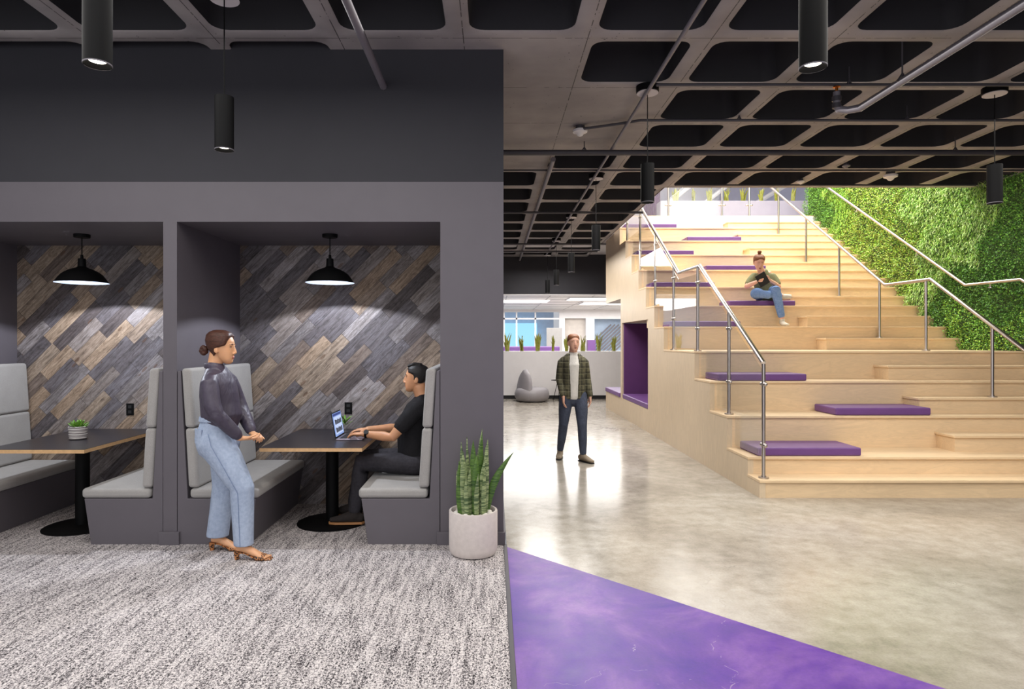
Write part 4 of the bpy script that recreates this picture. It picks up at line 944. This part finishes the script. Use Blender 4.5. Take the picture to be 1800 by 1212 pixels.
for s_, l in legs.items():
    ax, ay = l[4][0], l[4][1]; z0 = .024
    mb = MB(); mb.loft([((ax-.06, ay, z0+.045), .030, .038), ((ax+.0, ay, z0+.062), .040, .058), ((ax+.07, ay, z0+.05), .044, .042), ((ax+.14, ay, z0+.036), .046, .028), ((ax+.20, ay, z0+.03), .036, .02)], side=(0, 1, 0), n=16).loft([((ax-.005, ay, z0+.06), .045, .047), ((ax, ay, .15), .045, .045)]); b_ = P('shoe', mb, 'suede', rt, remesh=.006, sm=3)
    mb = MB(); rg = [[V3(ax+x, ay+y, z) for x, y in [(-.088, 0), (-.07, -.03), (0, -.04), (.08, -.046), (.16, -.048), (.215, -.025), (.225, 0), (.215, .025), (.16, .048), (.08, .046), (0, .04), (-.07, .03)]] for z in (z0-.004, z0+.014)]
    mb.rings(rg); P('sole', mb, 'tan_sole', b_, bevel=.002)
w_ = Vector(arms[1][1]).lerp(Vector(arms[1][2]), .90); dr = (Vector(arms[1][2])-Vector(arms[1][1])).normalized()
mb = MB(); mb.loft([(w_-dr*.011, .031, .034), (w_+dr*.011, .030, .033)], ends=False, n=20); wa = P('wristwatch', mb, 'black', rt, smooth=40)
mb = MB(); mb.tube([w_+V3(0, .026, .020), w_+V3(0, .034, .027)], .021, 20); P('watch_face', mb, 'black_matt', wa, smooth=40)

# ---- seated woman with tablet on the stairs (faces -Y)
rt = thing('person', (4.71, 11.0, 2.298), 'woman in olive t-shirt and jeans seated on stair cushion, looking down at a tablet', 'person', rz=-math.pi/2)
H = headmat(V3(.24, -.215, .635), R(-6), R(24), 0, 1.08)
mb = MB(); add_head(mb, H)
mb.loft([((.13, -.11, .44), .085, .07), ((.17, -.15, .50), .06, .058), ((.215, -.195, .58), .050, .054)])
mb.loft([((0, .02, .09), .19, .14), ((.03, 0, .22), .165, .13), ((.08, -.05, .34), .165, .12), ((.12, -.09, .43), .14, .08)])
arms = {1: [(.12, .075, .40), (.20, .135, .225), (.40, -.10, .315)], -1: [(.13, -.26, .40), (.20, -.40, .23), (.42, -.33, .285)]}
for s_, a in arms.items():
    a = [Vector(q) for q in a]; mb.loft([(a[0], .055, .055), (a[0].lerp(a[1], .5), .052, .052), (a[1], .044, .044), (a[1].lerp(a[2], .35), .042, .042), (a[2], .025, .029)])
add_hand(mb, arms[1][2], (.25, -.9, .15), (-.6, -.2, .6), -1, .35, 1.0); add_hand(mb, arms[-1][2], (.25, .75, .2), (-.7, .1, .6), 1, .45, 1.0)
L1 = [(0, .10, .10), (.22, .06, .15), (.44, -.03, .155), (.43, .04, -.10), (.42, .095, -.33)]; L2 = [(0, -.09, .10), (.18, -.22, .11), (.33, -.34, .10), (.42, -.12, .07), (.36, .13, .06)]
for l in (L1, L2): mb.loft([(l[0], .10, .09), (l[1], .085, .085), (l[2], .065, .065), (l[3], .055, .058), (l[4], .036, .038)])
body = P('body', mb, 'skin_s', rt, remesh=.0075, sm=3); face_parts(H, rt, body, 'hair_s')
hl = lambda z: .084-.3*max(0, .082-z) if z > .04 else (.015 if z > -.015 else -.02)
mb = MB(); mb.rings(head_rings(H, .010, hl, 28, zlo=-.06)); mb.ball(H @ V3(-.03, 0, .155), (.034, .036, .03), 14); P('hair', mb, 'hair_s', rt, remesh=.007, sm=3)
M['olive'] = cloth('olive_jersey', (128, 130, 98), .9, .5, 7, .12); M['denim_blue'] = cloth('blue_denim', (96, 128, 178), .85, .4, 6, .08, c2=(124, 152, 196)); M['sneaker'] = paint('beige_sneaker', (205, 196, 180), .8, .1, 30)
mb = MB(); mb.loft([((.0, .03, .06), .20, .155), ((.02, .02, .13), .20, .165), ((.05, -.01, .23), .185, .155), ((.09, -.06, .33), .185, .14), ((.12, -.09, .41), .165, .10), ((.135, -.105, .465), .10, .08), ((.14, -.11, .48), .09, .07)], n=26)
for s_, a in arms.items():
    a = [Vector(q) for q in a]; mb.loft([(a[0]+V3(0, -.02*s_, 0), .075, .078), (a[0].lerp(a[1], .4), .070, .072), (a[0].lerp(a[1], .72), .066, .066)], n=16)
P('t_shirt', mb, 'olive', rt, remesh=.009, sm=3)
mb = MB(); mb.loft([((-.01, .02, .14), .19, .14), ((.0, .03, .09), .20, .15), ((.05, .02, .08), .18, .09)], n=24)
for l in (L1, L2):
    q = [Vector(x) for x in l]; mb.loft([(q[0], .115, .10), (q[1], .10, .10), (q[2]+V3(.01, 0, 0), .078, .078), (q[3], .066, .07), (q[3].lerp(q[4], .75), .056, .058)], n=18)
P('jeans', mb, 'denim_blue', rt, remesh=.009, sm=3)
mb = MB(); mb.loft([((.39, .10, -.38), .038, .05), ((.44, .10, -.405), .042, .042), ((.52, .10, -.425), .046, .03), ((.60, .10, -.43), .036, .022)], side=(0, 1, 0), n=14).loft([((.42, .10, -.40), .042, .042), ((.42, .097, -.345), .042, .042)]); P('sneaker', mb, 'sneaker', rt, remesh=.008, sm=2)
mb = MB(); mb.loft([((.35, .11, .05), .04, .04), ((.38, .18, .045), .042, .036), ((.42, .24, .04), .036, .026)], side=(0, 0, 1), n=14); P('sneaker', mb, 'sneaker', rt, remesh=.008, sm=2)
# tablet
t = thing('tablet', (4.71-.245, 11.0-.455, 2.286+.335), 'dark tablet held by the seated woman', 'tablet')
mb = MB(); mb.box(-.085, .085, -.005, .005, -.115, .115); o = P('tablet_body', mb, 'black_matt', t, bevel=.003); mb = MB(); mb.box(-.077, .077, .005, .006, -.105, .105); P('screen', mb, emit('tablet_glow', (170, 180, 200), .5), o)
t.rotation_euler = (R(28), R(-32), R(-14))

# ---- walking man (faces -Y)
rt = thing('person', (1.09, 8.62, 0), 'man walking on the polished concrete in olive plaid overshirt, white t-shirt and slim jeans', 'person', rz=-math.pi/2)
H = headmat(V3(.02, .0, 1.578), R(10), 0)
mb = MB(); add_head(mb, H)
mb.loft([((-.02, 0, 1.38), .085, .065), ((-.015, 0, 1.43), .058, .058), ((0, 0, 1.51), .050, .055)])
mb.loft([((0, 0, .80), .14, .10), ((0, 0, .95), .15, .11), ((0, 0, 1.10), .14, .10), ((0, 0, 1.28), .145, .10), ((-.01, 0, 1.38), .10, .06)])
arms = {1: [(-.01, .150, 1.35), (-.05, .195, 1.09), (.02, .225, .85)], -1: [(-.01, -.150, 1.35), (-.03, -.185, 1.09), (.10, -.145, .86)]}
for s_, a in arms.items():
    a = [Vector(q) for q in a]; mb.loft([(a[0]-V3(0, .02*s_, .02), .035, .035), (a[0].lerp(a[1], .5), .038, .038), (a[1], .034, .034), (a[2], .026, .03)]); add_hand(mb, a[2], (.15, 0, -1), (0, -s_, 0), s_, .4, 1.0)
legs = {-1: [(0, -.09, .86), (.02, -.115, .68), (.03, -.135, .48), (-.05, -.15, .28), (-.12, -.165, .11)], 1: [(0, .09, .86), (.08, .10, .68), (.15, .10, .47), (.16, .105, .28), (.16, .11, .10)]}
for s_, l in legs.items(): mb.loft([(l[0], .088, .095), (l[1], .078, .085), (l[2], .055, .06), (l[3], .05, .055), (l[4], .035, .04)])
body = P('body', mb, 'skin_s', rt, remesh=.007, sm=3); face_parts(H, rt, body, 'hair_s', 'lips_m')
hl = lambda z: .086-.3*max(0, .080-z) if z > .045 else (.01 if z > -.01 else -.035)
mb = MB(); mb.rings(head_rings(H, .007, hl, 28, zlo=-.045)); P('hair', mb, 'hair_s', rt, remesh=.007, sm=3)
M['white_tee'] = cloth('white_jersey', (215, 212, 205), .85, .4, 7, .05); M['slim'] = cloth('slate_denim', (66, 72, 88), .85, .5, 9, .2)
m = N('olive_plaid'); v = m.obj(); sp = m.n('ShaderNodeSeparateXYZ'); m.put(sp, 'Vector', v)
def st_(o, sc, th): return m.math('LESS_THAN', m.math('FRACT', m.math('MULTIPLY', o, sc)), th)
c = m.ramp(m.noise(v, 12, 3), [(.35, (66, 64, 46)), (.65, (104, 100, 76))])
c = m.mix(m.math('MULTIPLY', st_(sp.outputs[2], 13.0, .45), .6), c, lin((44, 42, 32))); c = m.mix(m.math('MULTIPLY', st_(sp.outputs[1], 13.0, .45), .6), c, lin((44, 42, 32)))
c = m.mix(m.math('MULTIPLY', st_(sp.outputs[2], 13.0, .10), .45), c, lin((150, 146, 118))); c = m.mix(m.math('MULTIPLY', st_(sp.outputs[1], 13.0, .10), .35), c, lin((150, 146, 118)))
m.base(c); m.rough(.9); m.bump(m.noise(v, 8, 3, .5, 1), .5, .03); M['plaid'] = m.m
mb = MB(); mb.loft([((.012, 0, .86), .13, .115), ((.012, 0, 1.1), .12, .122), ((.012, 0, 1.28), .12, .128), ((0, 0, 1.37), .10, .10), ((-.005, 0, 1.40), .08, .08)], n=24); P('t_shirt', mb, 'white_tee', rt, remesh=.008, sm=3)
mb = MB()   # open overshirt: shell around the back and sides
for z, hw, hd, op in [(.83, .178, .145, .07)]: pass
secs = [(.825, .165, .138, .045), (.95, .160, .138, .05), (1.10, .152, .136, .055), (1.25, .160, .136, .06), (1.34, .168, .118, .06), (1.40, .125, .098, .055), (1.44, .080, .080, .05)]
rg = []; nn = 30
for z, hw, hd, op in secs:
    a0 = math.asin(min(.9, op/hw)); o_ = []; i_ = []
    for k in range(nn+1):
        a = a0+(2*math.pi-2*a0)*k/nn; o_.append(V3(hd*math.cos(a), hw*math.sin(a), z)); i_.append(V3((hd-.012)*math.cos(a), (hw-.012)*math.sin(a), z))
    rg.append(o_+i_[::-1])
mb.rings(rg)
for s_, a in arms.items():
    a = [Vector(q) for q in a]; mb.loft([(a[0]+V3(0, -.03*s_, 0), .050, .060), (a[0].lerp(a[1], .15), .058, .064), (a[0].lerp(a[1], .5), .056, .060), (a[1], .052, .054), (a[1].lerp(a[2], .6), .047, .048), (a[1].lerp(a[2], .93), .042, .042)], n=18)
js = P('overshirt', mb, 'plaid', rt, remesh=.007, sm=12)
mb = MB(); mb.loft([((0, 0, .95), .145, .110), ((0, 0, .87), .152, .12), ((.0, 0, .80), .14, .11)], n=24)
for s_, l in legs.items():
    q = [Vector(x) for x in l]; mb.loft([(q[0], .098, .108), (q[1], .086, .095), (q[2], .064, .072), (q[3], .058, .065), (q[3].lerp(q[4], .95), .045, .05)], n=18)
P('jeans', mb, 'slim', rt, remesh=.007, sm=5)
M['shoe_g'] = paint('grey_suede', (138, 124, 106), .85, .1, 30)
for s_, l, ya in ((-1, legs[-1], -12), (1, legs[1], 32)):
    ax, ay = l[4][0], l[4][1]; D = V3(math.cos(R(ya)), math.sin(R(ya)), 0); Sd = V3(-D.y, D.x, 0); c = V3(ax, ay, 0)
    mb = MB(); mb.loft([(c-D*.06+V3(0, 0, .05), .032, .04), (c+V3(0, 0, .06), .04, .05), (c+D*.07+V3(0, 0, .05), .044, .038), (c+D*.14+V3(0, 0, .035), .046, .026), (c+D*.19+V3(0, 0, .03), .034, .02)], side=Sd, n=14).loft([(c+V3(0, 0, .05), .042, .044), (c+V3(0, 0, .12), .042, .044)]); b_ = P('shoe', mb, 'shoe_g', rt, remesh=.007, sm=2)
    mb = MB(); mb.loft([(c-D*.075+V3(0, 0, .008), .032, .008), (c+V3(0, 0, .008), .040, .008), (c+D*.14+V3(0, 0, .008), .048, .008), (c+D*.2+V3(0, 0, .008), .034, .008)], side=Sd, n=14); P('sole', mb, 'black_matt', b_, smooth=60)
